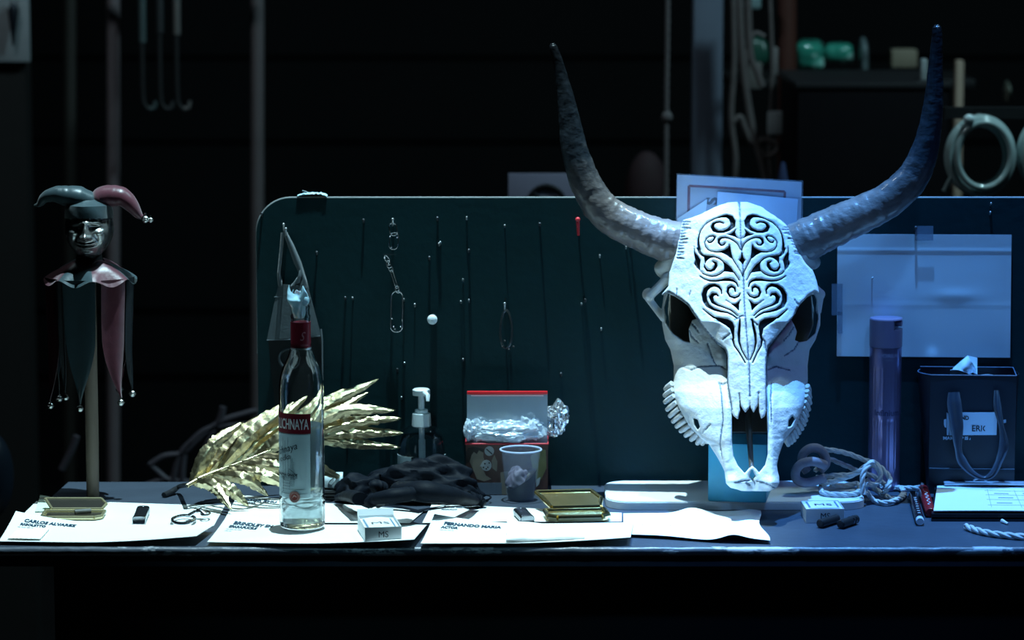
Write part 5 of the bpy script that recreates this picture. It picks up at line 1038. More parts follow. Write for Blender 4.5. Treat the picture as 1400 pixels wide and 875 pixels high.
# ================================================================ props, right half
def make_rope_coil():
    m = mat('cotton_rope', (0.56, 0.57, 0.58), rough=.8, var=.18, scale=200, bump=.0008, bscale=350); z1 = .0125
    r = thing('rope_coil', 'coiled white cotton rope lying on the right end of the plank', 'rope', onz(1160, 672, TZ + z1))
    def path(pts, rad, nm='rope_strand'):
        M = MB(); rope(M, [at(x, y, Y) if z is None else onz(x, y, TZ + z) for x, y, Y, z in pts], rad); M.build(nm, m, r, angle=80)
    Yt = .36
    path([(1116, 614, .35, None), (1140, 616, .352, None), (1162, 621, .356, None), (1182, 629, .352, None), (1197, 634, .345, None), (1210, 645, .33, None), (1217, 656, .32, None), (1213, 668, .31, None), (1207, 674, 0, .012)], .0040)
    path([(1122, 662, .34, None), (1150, 655, .33, None), (1170, 647, .322, None), (1187, 635, .318, None), (1195, 633, .322, None), (1190, 633, .31, None), (1182, 643, .30, None), (1179, 658, .295, None), (1180, 676, 0, .018)], .0042)
    path([(1116, 653, .35, None), (1140, 650, .345, None), (1168, 648, .34, None), (1190, 636, .335, None), (1200, 640, .33, None), (1204, 652, .325, None), (1198, 662, .32, None), (1184, 662, .315, None)], .0040)
    path([(1114, 644, .36, None), (1130, 628, .37, None), (1155, 636, .375, None), (1175, 645, .375, None), (1196, 652, .37, None), (1210, 662, 0, .020)], .0038)
    path([(1122, 665, 0, .020), (1126, 674, 0, .017), (1150, 676, 0, .017), (1172, 674, 0, .017), (1174, 662, 0, .019), (1155, 664, 0, .018), (1135, 664, 0, .020)], .0042)
    path([(1184, 656, .33, None), (1196, 668, 0, .018), (1210, 678, 0, .008), (1226, 683, 0, .0055), (1236, 677, 0, .0055), (1234, 669, 0, .0055), (1222, 666, 0, .0055), (1204, 664, 0, .012)], .0042)
    path([(1185, 672, 0, .02), (1195, 684, 0, .0060), (1212, 687, 0, .0055), (1228, 682, 0, .007), (1236, 672, 0, .0055)], .0036)
    path([(1222, 667, 0, .0055), (1240, 667, 0, .005), (1252, 667, 0, .005), (1258, 666, 0, .006)], .0036, 'rope_tail')
    th = mat('wrapped_rope', (0.22, 0.20, 0.24), rough=.7, var=.25, scale=90, bump=.001, bscale=120)
    for pts in ([(1104, 645, .335, None), (1097, 634, .335, None), (1098, 621, .335, None), (1108, 613, .335, None), (1120, 614, .338, None), (1128, 624, .34, None), (1129, 634, .34, None), (1122, 642, .345, None)],
                [(1128, 636, .33, None), (1112, 631, .318, None), (1096, 634, .316, None), (1088, 644, .316, None), (1089, 655, .316, None), (1099, 660, .318, None), (1113, 658, .325, None), (1128, 653, .33, None)]):
        P = smooth([at(x, y, Y) for x, y, Y, z in pts], 60); MB().tube(P, .0068, seg=16).build('thick_loop', th, r)
    M = MB(); e = onz(1262, 664, TZ + .012); rnd = random.Random(4)
    for k in range(46): d = np.array((rnd.uniform(-.3, 1), rnd.uniform(-1, 1), rnd.uniform(-.3, 1.2))); p = e + (-.003, 0, -.005); M.tube([p, p + unit(d) * .005, p + unit(d) * .009 + (rnd.uniform(-.002, .002), 0, rnd.uniform(-.003, .001))], [.0007, .0005, .0002], seg=5)
    M.build('frayed_end', mat('rope_fray', (.42, .40, .42), rough=.9), r)
    r2 = thing('loose_rope', 'twisted white rope end lying at the front right table edge', 'rope', onz(1360, 732)); M = MB(); rope(M, [onz(x, y, TZ + .0048) for x, y in ((1321, 720), (1335, 725), (1352, 729), (1375, 732), (1400, 734), (1440, 735))], .0050, strands=3, seg=8); M.build('rope_strand', m, r2)
    M = MB(); e = onz(1320, 720, TZ + .005); [M.tube([e + (.004, 0, 0), e + np.array((-.002, rnd.uniform(-.004, .004), rnd.uniform(-.003, .004)))], [.0012, .0005], seg=5) for k in range(16)]; M.build('frayed_end', mat('rope_fray', (.5, .5, .5)), r2)
def make_spray():
    cy = .425; c = np.array((at(1209, 600, cy)[0], cy, TZ)); S = pxs(cy); H = lambda y: at(1209, y, cy)[2] - TZ; R = 22.0 * S
    r = thing('hairspray_can', 'tall lilac metallic hairspray can with a cap, against the board', 'can', c)
    m = mat('lilac_metal', (0.30, 0.25, 0.44), rough=.28, metal=.75, var=.06, scale=10); cp = mat('lilac_plastic', (0.17, 0.145, 0.24), rough=.35, var=.05)
    def rib(a, z): return 1 - (.018 * (0.5 + .5 * math.cos(a * 26)) if H(640) < z < H(500) and not H(572) < z < H(552) else 0)
    V = []; F = []; zs = [0, .003] + list(np.linspace(.006, H(474), 90)); n = 156
    for i, z in enumerate(zs):
        for k in range(n): a = 2 * PI * k / n; rr = R * (.94 if i == 0 else 1) * rib(a, z); V.append(c + (rr * math.cos(a), rr * math.sin(a), z))
    for i in range(len(zs) - 1):
        for k in range(n): F.append((i * n + k, i * n + (k + 1) % n, (i + 1) * n + (k + 1) % n, (i + 1) * n + k))
    F += [tuple(range(n))[::-1], tuple((len(zs) - 1) * n + k for k in range(n))]
    MB().add(V, F).build('can_body', m, r, angle=70)
    M = MB().lathe(c, [(R * .96, H(474)), (R * 1.02, H(473)), (R * 1.03, H(450)), (R * 1.03, H(449)), (0, H(449))], 64); M.build('cap_base', cp, r, angle=40)
    V = []; F = []      # upper cap with a notch at the front right
    pr = [t for t in np.linspace(0, 2 * PI, 73)[:-1]]
    pol = [(R * 1.03 * math.cos(t), R * 1.03 * math.sin(t)) for t in pr]; notch = [p for p in pol if not (p[0] > R * .42 and p[1] < R * .55)]
    i0 = next(i for i in range(len(pol)) if not (pol[i][0] > R * .42 and pol[i][1] < R * .55))
    MB().prism(notch, lambda a, b, d: (c[0] + a, c[1] + b, c[2] + d), H(449), H(436)).build('cap_top', cp, r, angle=40)
    MB().tube([c + (0, 0, H(441)), c + (R * .95, -R * .35, H(441))], [.0055, .0045], seg=16).build('nozzle', cp, r)
    MB().lathe(c, [(R * .45, H(436)), (R * 1.03, H(436)), (R * 1.0, H(434.4)), (0, H(434))], 64).build('cap_lid', cp, r, angle=40)
    w = mat('can_pale', (.34, .32, .48), rough=.4); dk = mat('can_dark', (.06, .055, .13), rough=.4)
    def tx(body, xl, yb, size, sx, mm, nm, al='C', bold=.0):
        M = MB(); a0 = math.asin((xl - 1209) / 22.5); letters(M, body, lambda x, y: c + (math.sin(a0 + x / R) * (R + .0006), -math.cos(a0 + x / R) * (R + .0006), H(yb) + y), size, sx=sx, align=al, bold=bold); M.build(nm, mm, r, sm=False, fixn=False)
    tx("L'OREAL", 1212, 486, .0085, 1.05, w, 'brand_lettering'); tx('PARIS', 1212, 490.5, .0030, 1.6, w, 'brand_lettering')
    tx('Infinium', 1210, 565, .0125, 1.0, dk, 'name_lettering', bold=.0003)
def make_bag():
    r0 = onz(1271, 684); X = unit((1, -.055, 0)); Yv = np.array((.055, 1, 0)); Yv = unit(np.array((-X[1], X[0], 0))); Z = np.array((0, 0, 1.0)); yF = .392; a = np.array((at(1271, 600, yF)[0], yF, TZ + .0003)); w = .1255; d = .054
    H = at(1271, 513, yF)[2] - TZ; a = a; pz = w / 119.0
    bm_ = mat('matt_black_card', (0.010, 0.016, 0.027), rough=.5, var=.1, scale=10, bump=.0004, bscale=14)
    r = thing('gift_bag', 'small black paper gift bag with ribbon handles, by the board', 'bag', a + X * w / 2 + Yv * d / 2)
    f = lambda p, q, k=0.0: a + X * (p * w) - Yv * k + Z * (q * H)
    bow = lambda p, q: .003 * math.sin(PI * p) * math.sin(PI * q) + (.0016 if q < .22 else 0)
    MB().grid(lambda u, v: f(u, v, bow(u, v)), 20, 30, thick=.0005).build('front_panel', bm_, r, angle=30)
    L = lambda u, v: a - X * .010 * math.sin(PI * u) * v + Yv * (d * u) + Z * (v * H * (1 + .0)) - X * (.012 * u * v) 
    MB().grid(L, 16, 30, thick=.0005).build('side_panel', bm_, r, angle=30)
    MB().grid(lambda u, v: a + X * (w + .006 * math.sin(PI * u) * v) + Yv * (d * u) + Z * (v * H), 12, 20, thick=.0005).build('side_panel', bm_, r, angle=30)
    MB().grid(lambda u, v: L(1, v) + (a + X * w + Yv * d + Z * v * H - L(1, v)) * u + Z * .004 * v, 12, 20, thick=.0005).build('back_panel', bm_, r, angle=30)
    MB().grid(lambda u, v: a + X * w * u + Yv * d * v + Z * .001, 2, 2, thick=.0005).build('bottom', bm_, r)
    ed = mat('bag_edge', (.10, .15, .24), rough=.4); M = MB()
    M.tube([f(u, 1, bow(u, 1)) for u in np.linspace(0, 1, 12)], .0007, seg=6).tube([L(u, 1) for u in np.linspace(0, 1, 12)], .0007, seg=6).tube([L(1, 1) + (0, 0, .004), a + X * w + Yv * d + Z * (H + .004)], .0007, seg=6).tube([a + X * w + Z * H, a + X * w + Yv * d + Z * (H + .004)], .0007, seg=6); M.build('top_edge', ed, r)
    MB().tube([f(u, .215, bow(u, .215) + .0006) for u in np.linspace(0, 1, 16)], .0006, seg=6).build('fold_crease', mat('crease_blue', (.05, .08, .12), rough=.4), r)
    g = lambda x, y, k: at(x, y, yF)[0:3] * np.array((1, 0, 1)) + np.array((0, yF + (at(x, y, yF)[0] - a[0]) * X[1] / X[0] - k - .004, 0))
    rb = mat('navy_satin_ribbon', (0.022, 0.032, 0.055), rough=.32, var=.15, sheen=.4, bump=.0005, bscale=60)
    def ribbon(pts, ws, tw, nm='ribbon_handle'):
        P = smooth([g(x, y, k) for x, y, k in pts], 70); T = np.gradient(P, axis=0); W = np.interp(np.linspace(0, 1, 70), np.linspace(0, 1, len(ws)), ws); A = np.interp(np.linspace(0, 1, 70), np.linspace(0, 1, len(tw)), tw)
        def fn(u, v):
            i = int(round(v * 69)); t = unit(T[i]); s = unit(np.cross(t, (0, 1, 0))); n = np.cross(s, t); q = s * math.cos(A[i]) + n * math.sin(A[i]); return P[i] + q * (u - .5) * W[i] + n * .0025 * math.sin(u * 2 * PI)
        MB().grid(fn, 8, 69, thick=.0006).build(nm, rb, r, angle=60)
    ribbon([(1303, 535, .002), (1303, 550, .006), (1306, 580, .010), (1308, 612, .010), (1313, 628, .011), (1326, 643, .014), (1342, 650, .015), (1354, 644, .014), (1363, 628, .012), (1370, 605, .010), (1367, 580, .009), (1362, 555, .006), (1361, 532, .002)], [.016, .021, .020, .014, .015, .012, .008, .010, .013, .014, .011, .013, .006], [0, 0, .2, .7, .4, .8, 1.0, .5, .9, .3, 1.0, .6, .3])
    wp = mat('bag_white_print', (.42, .55, .70), rough=.5)
    crd = mat('name_card', (.50, .66, .82), rough=.5, var=.02); crd_o = MB().prism([(1296, 563), (1362, 562), (1361, 593), (1297, 594)], lambda x, y, k: g(x, y, .001 + k), 0, .0005).build('name_card', crd, r, sm=False)
    pen = mat('marker_black', (.01, .012, .02), rough=.5); sgn = lambda x0, yb, body, sz, sx, nm, m, k=.0026, rot=0, bold=.0: MB_text(crd_o if nm == 'handwriting' else r, body, lambda x, y: g(x0, yb, k) + np.array((x, 0, y + x * rot)), sz, sx, nm, m, bold)
    sgn(1327, 593 - 5, 'ERIC', .0125, .95, 'handwriting', pen, bold=.0002); sgn(1308, 572, 'AND', .0085, .9, 'handwriting', pen, rot=-.05, bold=.0004)
    sgn(1288.5, 600, 'MAKE UP IS A SCIENCE', .0062, 1.18, 'slogan_lettering', wp, k=.0012, bold=.0003)
    for pl in ([(1290, 573), (1293, 572), (1293, 584), (1291, 583), (1290, 579)], [(1293.5, 563), (1296, 565), (1297.5, 580), (1296, 594), (1294, 594)], [(1369, 573), (1374, 572), (1374, 576), (1371, 577), (1371, 590), (1373, 594), (1369, 594)]):
        MB().prism(pl, lambda x, y, k: g(x, y, k), -.0005, .0002).build('logo_mark', wp, r, sm=False)
    t = thing('tissue_paper', 'pale tissue paper poking out of the black gift bag', 'tissue', a + X * w * .45 + Yv * d * .4 + Z * (H - .02)); tm = mat('tissue_paleblue', (.72, .82, .90), rough=.8, var=.03, bump=.0003, bscale=100)
    yT = yF + .03; P = lambda x, y, k=0: at(x, y, yT - k)
    pts = [((1298, 520), (1303, 520)), ((1301, 512), (1312, 515)), ((1303, 503), (1322, 514)), ((1312, 495), (1332, 508)), ((1323, 486), (1335, 505))]
    def tf(u, v):
        i = np.interp(v, np.linspace(0, 1, 5), range(5)); j = min(3, int(i)); q = i - j; A_ = np.array(pts[j]) * (1 - q) + np.array(pts[j + 1]) * q; xy = A_[0] * (1 - u) + A_[1] * u; return P(*xy, .010 * math.sin(u * PI) + .004 * math.sin(v * 9 + u * 4))
    MB().grid(tf, 16, 30, thick=.0005).build('corner', tm, t, angle=60)
    MB().grid(lambda u, v: P(1299 + 62 * u, 515 - (9 * (1 - u) ** 1.2 + 2 * math.sin(u * 9)) * v, .014 * v + .003 * math.sin(u * 11)), 30, 8, thick=.0005).build('folded_layer', tm, t, angle=60)
    MB().grid(lambda u, v: P(1322 + 14 * u, 486 + 3 * u + (20 + 3 * u) * v, -.006 + .006 * v), 8, 8, thick=.0005).build('rear_corner', tm, t, angle=60)
def MB_text(par, body, fn, sz, sx, nm, m, bold=0.0, align='L'):
    M = MB(); letters(M, body, fn, sz, sx=sx, bold=bold, align=align); return M.build(nm, m, par, sm=False, fixn=False)
def make_clipboard():
    a = onz(1262, 716, TZ); b = onz(1275, 669, TZ); yf, yb = onz(1300, 713, TZ)[1], onz(1300, 676, TZ)[1]; x0f = onz(1273, 713)[0]; x0b = onz(1277, 676)[0]; x1 = x0f + .235
    bk = mat('clipboard_black', (.012, .013, .018), rough=.25, coat=.3); wh = mat('paper_white', (.8, .82, .8)); st = mat('clip_steel', (.50, .56, .66), rough=.3, metal=.4)
    r = thing('clipboard', 'black clipboard holding printed forms at the right table edge', 'clipboard', ((x0f + x1) / 2, (yf + yb) / 2, TZ)); z = TZ + .0004
    for k, (o, h) in enumerate(((0, .003), (.002, .003), (0.0005, .002))):
        MB().prism([(x0f + o, yf + o * 3), (x1, yf + o * 3 - .004), (x1, yb), (x0b + o, yb)], lambda p, q, d: (p, q, d), z, z + h).build('board' if k == 0 else 'folder', bk, r, sm=False); z += h + .0012
    P = lambda u, v, dz=0: ((x0f + .004 + (x0b - x0f) * v) * (1 - u) + x1 * u, yf + .006 + (yb - yf - .010) * v - .003 * u, z + .001 + .0012 * math.sin(3 * u + v * 2) + .003 * (1 - v) * (1 - u) * .5 + dz)
    MB().grid(lambda u, v: P(u, v), 30, 12, thick=.0012).build('forms', wh, r)
    gi = mat('form_ink', (.30, .36, .48), rough=.7); M = MB()
    for v in (.2, .42, .62, .8): M.tube([P(u, v, .0005) for u in np.linspace(.34, .98, 14)], .00025, seg=4)
    for u in (.36, .55, .8): M.tube([P(u, v, .0005) for v in np.linspace(.12, .85, 6)], .00025, seg=4)
    for u, v in ((.4, .68), (.6, .70), (.42, .5), (.62, .48), (.4, .28)): M.tube([P(u + q, v, .0006) for q in np.linspace(0, .10, 5)], .0005, seg=4)
    M.build('form_print', gi, r)
    yc = yb - .006; MB().box(((x0f + .036 + x1) / 2, yc, z + .006), (x1 - x0f - .05, .012, .0045), ch=.0015).build('clip_bar', st, r)
    MB().tube([(x0f + .095 + .009 * math.cos(t), yc - .006, z + .0105 + .004 * math.sin(t)) for t in np.linspace(0, PI, 14)], .0015, seg=8).build('clip_ring', st, r)
    # two cosmetic tubes beside it
    def tube_(p0, p1, rad, label, m, capm):
        p0 = np.array(p0); p1 = np.array(p1); ax = unit(p1 - p0); t = thing('lip_tube', label, 'cosmetic', (p0 + p1) / 2 - (0, 0, rad)); Ln = np.linalg.norm(p1 - p0)
        MB().tube([p0 + ax * .012, p0 + ax * .014, p0 + ax * Ln * .98, p1], [rad * .9, rad, rad, rad * .8], seg=24).build('tube', m, t, angle=40)
        MB().tube([p0, p0 + ax * .002, p0 + ax * .012], [rad * .75, rad * .92, rad * .92], seg=24).build('tip_cap', capm, t, angle=40)
        return t, p0, ax, Ln
    clear = mat('clear_tip', (.7, .8, .95), rough=.1, alpha=.8, spec=1); blk = mat('tube_black', (.015, .012, .018), rough=.2, coat=.5); red = mat('tube_red', (.28, .015, .018), rough=.3, coat=.3)
    t, p0, ax, Ln = tube_(onz(1258, 713, TZ + .0068), onz(1248, 676, TZ + .0068), .0064, 'black cosmetic tube with a clear tip beside the red tube', blk, clear)
    wt = mat('tube_print', (.75, .75, .8), rough=.4); up = np.array((0, 0, 1.0)); sd = unit(np.cross(ax, up))
    M = MB(); letters(M, 'NYX ------', lambda x, y: p0 + ax * (.020 + x) - sd * y + up * .0066, .007, sx=1.0, bold=.0002) if False else [M.tube([p0 + ax * (.03 + .016 * k) + up * .0066 + sd * .002 * s for s in (-1, 0, 1)], .0004, seg=5) for k in range(8)]; M.build('tube_marks', wt, t)
    t, p0, ax, Ln = tube_(onz(1272, 701, TZ + .0075), onz(1262, 669, TZ + .0075), .0078, 'dark red cosmetic tube with pale script beside the clipboard', red, red)
    up = np.array((0, 0, 1.0)); sd = unit(np.cross(up, ax)); M = MB(); P2 = [p0 + ax * (.018 + .10 * s) + up * .0081 + sd * (.0022 * math.sin(s * 26)) for s in np.linspace(0, 1, 60)]; M.tube(P2, .0005, seg=5); M.build('script_mark', wt, t)
    # chip of plaster in front of the clipboard
    MB().tube([onz(1370, 712, TZ + .003), onz(1378, 716, TZ + .002)], [.003, .0015], seg=7).build('chalk_chip', mat('chalk', (.7, .7, .7), rough=.8))
    tag(bpy.data.objects['chalk_chip'], 'tiny white chip lying in front of the clipboard', 'chip')
def make_small_right():
    ms_box((499, 741), (549, 739.3), .084, .020, TZ + .008, 'open small white box lettered MS on the front middle sheet', True)
    ms_box((1102, 715), (1154, 714.6), .062, .020, TZ + .0003, 'closed small white box lettered MS beside the rope coil', False)
    rub = mat('black_rubber', (.016, .017, .020), rough=.38); sc = mat('band_steel', (.3, .34, .42), rough=.25, metal=1)
    for (a, b), lab, ring in ((((1121, 716), (1153, 706)), 'short black cylinder nearer the white MS box', False), (((1149, 717), (1178, 707)), 'short black cylinder with a steel end band, right of its twin', True)):
        p0 = onz(*a, TZ + .0068); p1 = onz(*b, TZ + .0068); ax = unit(p1 - p0); L_ = np.linalg.norm(p1 - p0); 
        ln = min(L_, .046); p1 = p0 + ax * ln
        r = thing('black_cylinder', lab, 'cylinder', (p0 + p1) / 2 - (0, 0, .0065), 'short black cylinders')
        MB().tube([p0, p0 + ax * .001, p0 + ax * ln * .8, p1 - ax * .001, p1], [.0052, .0063, .0063, .0063, .0054], seg=28).build('barrel', rub, r, angle=40)
        MB().tube([p0 - ax * .0006, p0 + ax * .0004], [.0040, .0040], seg=20).build('end_plug', mat('plug_dark', (.03, .032, .04), rough=.5), r)
        if ring:
            for k in (.62, .80): MB().tube([p0 + ax * ln * k, p0 + ax * (ln * k + .002)], [.0066, .0066], seg=28, cap=True).build('steel_band', sc, r, angle=40)
def make_wall_sheets():
    wh = mat('pinned_paper', (0.62, 0.72, 0.80), rough=.6, var=.03, scale=8, bump=.0003, bscale=20); Y = BY - .0012
    C = [(1144, 487), (1381, 489), (1383, 321), (1145, 320)]
    def P(u, v, k=0.0):
        x = (C[0][0] * (1 - u) + C[1][0] * u) * (1 - v) + (C[3][0] * (1 - u) + C[2][0] * u) * v; y = (C[0][1] * (1 - u) + C[1][1] * u) * (1 - v) + (C[3][1] * (1 - u) + C[2][1] * u) * v
        rel = .0010 + .0006 * (1 + mnoise.noise(Vector((u * 4, v * 3, 1)))) + .0005 * math.exp(-((v - .865) / .008) ** 2) + .0005 * math.exp(-((v - .425) / .008) ** 2) * (.4 + .6 * u) + .0011 * math.exp(-((u - .68) / .12) ** 2 - ((v - .50) / .05) ** 2) + .002 * math.exp(-((u - .55) / .03) ** 2 - (v / .06) ** 2)
        return at(x, y, Y - rel - k)
    r = thing('pinned_sheet', 'blank creased sheet of paper taped to the board on the right', 'paper', P(.5, 0)); MB().grid(P, 70, 60, thick=.0006).build('page', wh, r, angle=80)
    tp = mat('clear_tape', (.25, .35, .48), rough=.25, alpha=.45, spec=.8)
    for (x0, y0, x1, y1) in ((1137, 388, 1152, 431), (1251, 309, 1276, 329), (1145, 426, 1152, 456)):
        MB().grid(lambda u, v: at(x0 + (x1 - x0) * u, y1 + (y0 - y1) * v, Y - .0062 + .0035 * (0)), 6, 6, thick=.0003).build('tape', tp, r)
    M = MB(); pn = mat('nail_steel', (.45, .47, .48)); p = at(1193, 380, Y - .010); M.tube([(p[0], Y + .0005, p[2] - .002), p], .0008, seg=8); M.ball(p, .0016, 10, 8); M.build('pin', pn, r)
    p = at(1253, 322, Y - .006); M = MB(); M.tube([(p[0], Y + .0005, p[2]), p], .0012, seg=8); M.build('pin', pn, r)
    # sign in a plastic sleeve behind the skull
    Y = BY - .006; A = lambda x, y, k=0.0: at(x, y, Y - k)
    r = thing('sleeved_sign', 'white notice with a dark red frame in a clear sleeve behind the skull', 'sign', A(1010, 420))
    Q = lambda x0, y0, x1, y1, x2, y2, x3, y3: (lambda u, v, k=0.0: A((x0 * (1 - u) + x1 * u) * (1 - v) + (x3 * (1 - u) + x2 * u) * v, (y0 * (1 - u) + y1 * u) * (1 - v) + (y3 * (1 - u) + y2 * u) * v, k))
    S = Q(923, 420, 1093, 426, 1096, 249, 926, 239); MB().grid(lambda u, v: S(u, v), 10, 16, thick=.0008).build('notice', mat('notice_paper', (.42, .46, .56), rough=.5, var=.03), r)
    rd = mat('frame_red', (.15, .003, .015), rough=.5)
    for L_ in ((942, 254, 1073, 262, 1.7), (942, 254, 939, 400, 1.9), (1073, 262, 1071, 400, 1.7)):
        x0, y0, x1, y1, w = L_; n = np.array((-(y1 - y0), x1 - x0), float); n /= np.linalg.norm(n); MB().prism([(x0 + n[0] * w, y0 + n[1] * w), (x1 + n[0] * w, y1 + n[1] * w), (x1 - n[0] * w, y1 - n[1] * w), (x0 - n[0] * w, y0 - n[1] * w)], lambda x, y, k: A(x, y, .0002 + k), 0, .0004).build('red_frame', rd, r, sm=False)
    M = MB(); letters(M, 'SAFE', lambda x, y: A(981, 284, .0006) + np.array((-y, 0, x - .0)) * 1.0, .024, sx=1.0, bold=.0010) if False else letters(M, 'S', lambda x, y: A(981, 280, .0006) + np.array((-y, 0, x)), .024, sx=1.0, bold=.0010); M.build('lettering', mat('marker_black', (.01, .012, .02)), r, sm=False, fixn=False)
    fl = mat('sleeve_film', (.55, .66, .85), rough=.18, alpha=.10, spec=.6)
    S2 = Q(921, 422, 1097, 428, 1098, 247, 925, 237); MB().grid(lambda u, v: S2(u, v, .0022), 10, 16, thick=.0003).build('sleeve', fl, r)
    sl = mat('slip_paper', (.50, .62, .78), rough=.4, var=.03)
    q = Q(930, 320, 960, 330, 967, 272, 926, 299); tag(MB().grid(lambda u, v: q(u, v, .005), 6, 6, thick=.0004).build('paper_slip', sl), 'slanting paper slip tucked in front of the red framed notice', 'paper')
    q = Q(978, 330, 1088, 332, 1091, 272, 981, 262); tag(MB().grid(lambda u, v: q(u, v, .007 + .004 * math.exp(-((u - .22) / .1) ** 2) * v), 20, 10, thick=.0004).build('clear_pocket', mat('pocket_film', (.50, .66, .92), rough=.25, alpha=.7, spec=.9)), 'pale translucent pocket in front of the red framed notice, by the skull top', 'pocket')
# ================================================================ things in the dark behind
def make_back():
    def cyl(nm, x, y0, y1, Y, rpx, col, label, cat, group=None, rough=.6, x1=None, metal=0):
        m = mat(nm + '_' + str(int(x)), col, rough=rough, var=.3, scale=12, metal=metal); a = at(x, y0, Y); b = at(x1 or x, y1, Y); S = pxs(Y); M = MB().tube([a, a * .5 + b * .5, b], rpx * S, seg=24); o = M.build(nm, m, origin=(b[0], b[1], min(a[2], b[2]))); return tag(o, label, cat, group)
    Yb = 2.6
    zt = lambda x, Y: None
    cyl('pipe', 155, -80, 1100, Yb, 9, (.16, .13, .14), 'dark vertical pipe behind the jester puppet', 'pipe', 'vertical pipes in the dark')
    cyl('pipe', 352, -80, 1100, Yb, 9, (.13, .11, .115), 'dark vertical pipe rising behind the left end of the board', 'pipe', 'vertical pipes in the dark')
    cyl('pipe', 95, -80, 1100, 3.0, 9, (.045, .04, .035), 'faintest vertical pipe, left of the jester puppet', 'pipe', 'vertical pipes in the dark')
    # bolted column
    a = at(969, 0, 2.4); S = pxs(2.4); r = thing('steel_column', 'square blue-grey steel column behind the board left of the ox skull', 'column', (a[0], 2.4, 0))
    MB().box((a[0], 2.4 + .04, 1.99), (40 * S, .07, 3.98), ch=.004).build('shaft', mat('column_paint', (.14, .17, .23), rough=.5, var=.2, scale=10), r); MB().box((a[0], 2.44, .01), (.2, .2, .02), ch=.002).build('foot_plate', mat('column_paint', (.14, .17, .23)), r)
    # hanging rope with a knot
    a = at(912, 0, 2.0); S = pxs(2.0); r = thing('hanging_rope', 'thin knotted rope hanging left of the blue-grey column', 'rope', (a[0], 2.0, .9)); rm = mat('grey_rope', (.12, .105, .11), rough=.8, var=.2)
    M = MB(); rope(M, [(a[0], 2, 4.0), (a[0] + .002, 2, 2.2), (a[0] - .001, 2, .9)], 3.6 * S, n=420, seg=5); M.build('rope_strand', rm, r); k = at(912, 160, 2.0); MB().ball(k, (.011, .010, .012), 14, 10).build('knot', rm, r)
    # wall plate with a dangling key
    a = at(-2, 85, 2.4); b = at(38, -30, 2.4); r = thing('wall_plate', 'pale grey plate with a hanging key, top left', 'plate', ((a[0] + b[0]) / 2, 2.4, a[2]))
    MB().box(((a[0] + b[0]) / 2 - .01, 2.41, (a[2] + b[2]) / 2), (b[0] - a[0] + .02, .02, b[2] - a[2]), ch=.003).build('plate', mat('plate_grey', (.30, .33, .35), rough=.6, var=.1), r)
    dk = mat('key_dark', (.015, .02, .03), rough=.4, metal=.5); A = lambda x, y: at(x, y, 2.385); MB().tube([A(19, 4), A(18, 14), A(18, 38), A(18, 62)], [.004, .012, .007, .002], seg=12).build('key', dk, r); MB().tube([A(19 + 5 * math.cos(t), 4 + 6 * math.sin(t)) for t in np.linspace(0, 2 * PI, 21)[:-1]], .0015, seg=6, closed=True).build('key_ring', mat('nail_steel', (.45, .47, .48)), r)
    MB().box(((a[0] + b[0]) / 2 - .03, 2.46, 1.2), (.1, .08, 2.39)).build('post', mat('black_post', (.01, .01, .01), rough=.7), r, sm=False)
    # clamps hanging on a rail
    z = at(220, -40, 2.5)[2]; rl = thing('clamp_rail', 'dark rail with hanging hooked rods, top left', 'rail', (at(220, 0, 2.5)[0], 2.5, z)); xa = at(120, 0, 2.5)[0]; xb = at(340, 0, 2.5)[0]
    MB().tube([(xa, 2.5, z), (xb, 2.5, z)], .012, seg=16).build('rail', mat('rail_black', (.01, .01, .012), rough=.5), rl)
    for x, y1, c in ((194, 58, (.10, .14, .145)), (218, 45, (.055, .06, .065)), (241, 47, (.20, .19, .185))):
        m = mat('rod_%d' % x, c, rough=.45, metal=.3, var=.2); A = lambda xx, yy: at(xx, yy, 2.48); q = thing('hanging_rod', {194: 'teal-grey hooked rod, leftmost of three on the top rail', 218: 'dimmest hooked rod, middle of three on the top rail', 241: 'brightest hooked rod, rightmost of three on the top rail'}[x], 'rod', A(x, 150), 'hooked rods hanging from the top rail')
        MB().tube([A(x, -45), A(x + 1, y1)], .0075, seg=16).build('sleeve', m, q); m2 = mat('rod_dark', (.03, .03, .032), rough=.5, metal=.3); MB().tube([A(x, y1), A(x + 1, 120), A(x + 2, 140), A(x + 8, 149), A(x + 15, 148), A(x + 18, 138)], [.0055, .0052, .005, .0045, .004, .003], seg=12).build('hook', m2, q)
        MB().tube([A(x + 11, 149), A(x + 17, 147), A(x + 19, 138)], [.0048, .0046, .0036], seg=12).build('hook_tip', m, q)
    # prohibition sign
    Y = 1.6; a = at(695, 330, Y); b = at(800, 237, Y); r = thing('prohibition_sign', 'grey sign plate with a crossed circle behind the board', 'sign', ((a[0] + b[0]) / 2, Y, a[2])); MB().box(((a[0] + b[0]) / 2, Y, (a[2] + b[2]) / 2), (b[0] - a[0], .006, b[2] - a[2]), ch=.001).build('plate', mat('sign_grey', (.26, .26, .36), rough=.5, var=.06), r)
    dk = mat('sign_black', (.01, .01, .015), rough=.5); A = lambda x, y: at(x, y, Y - .004); MB().tube([A(747 + 25 * math.cos(t), 279 + 25 * math.sin(t)) for t in np.linspace(0, 2 * PI, 41)[:-1]], .004, seg=8, closed=True).build('ring', dk, r); MB().tube([A(728, 262), A(765, 297)], .0035, seg=8).build('bar', dk, r)
    MB().box(((a[0] + b[0]) / 2, Y + .03, a[2] / 2), (.04, .04, a[2])).build('post', mat('black_post', (.01, .01, .01)), r, sm=False)
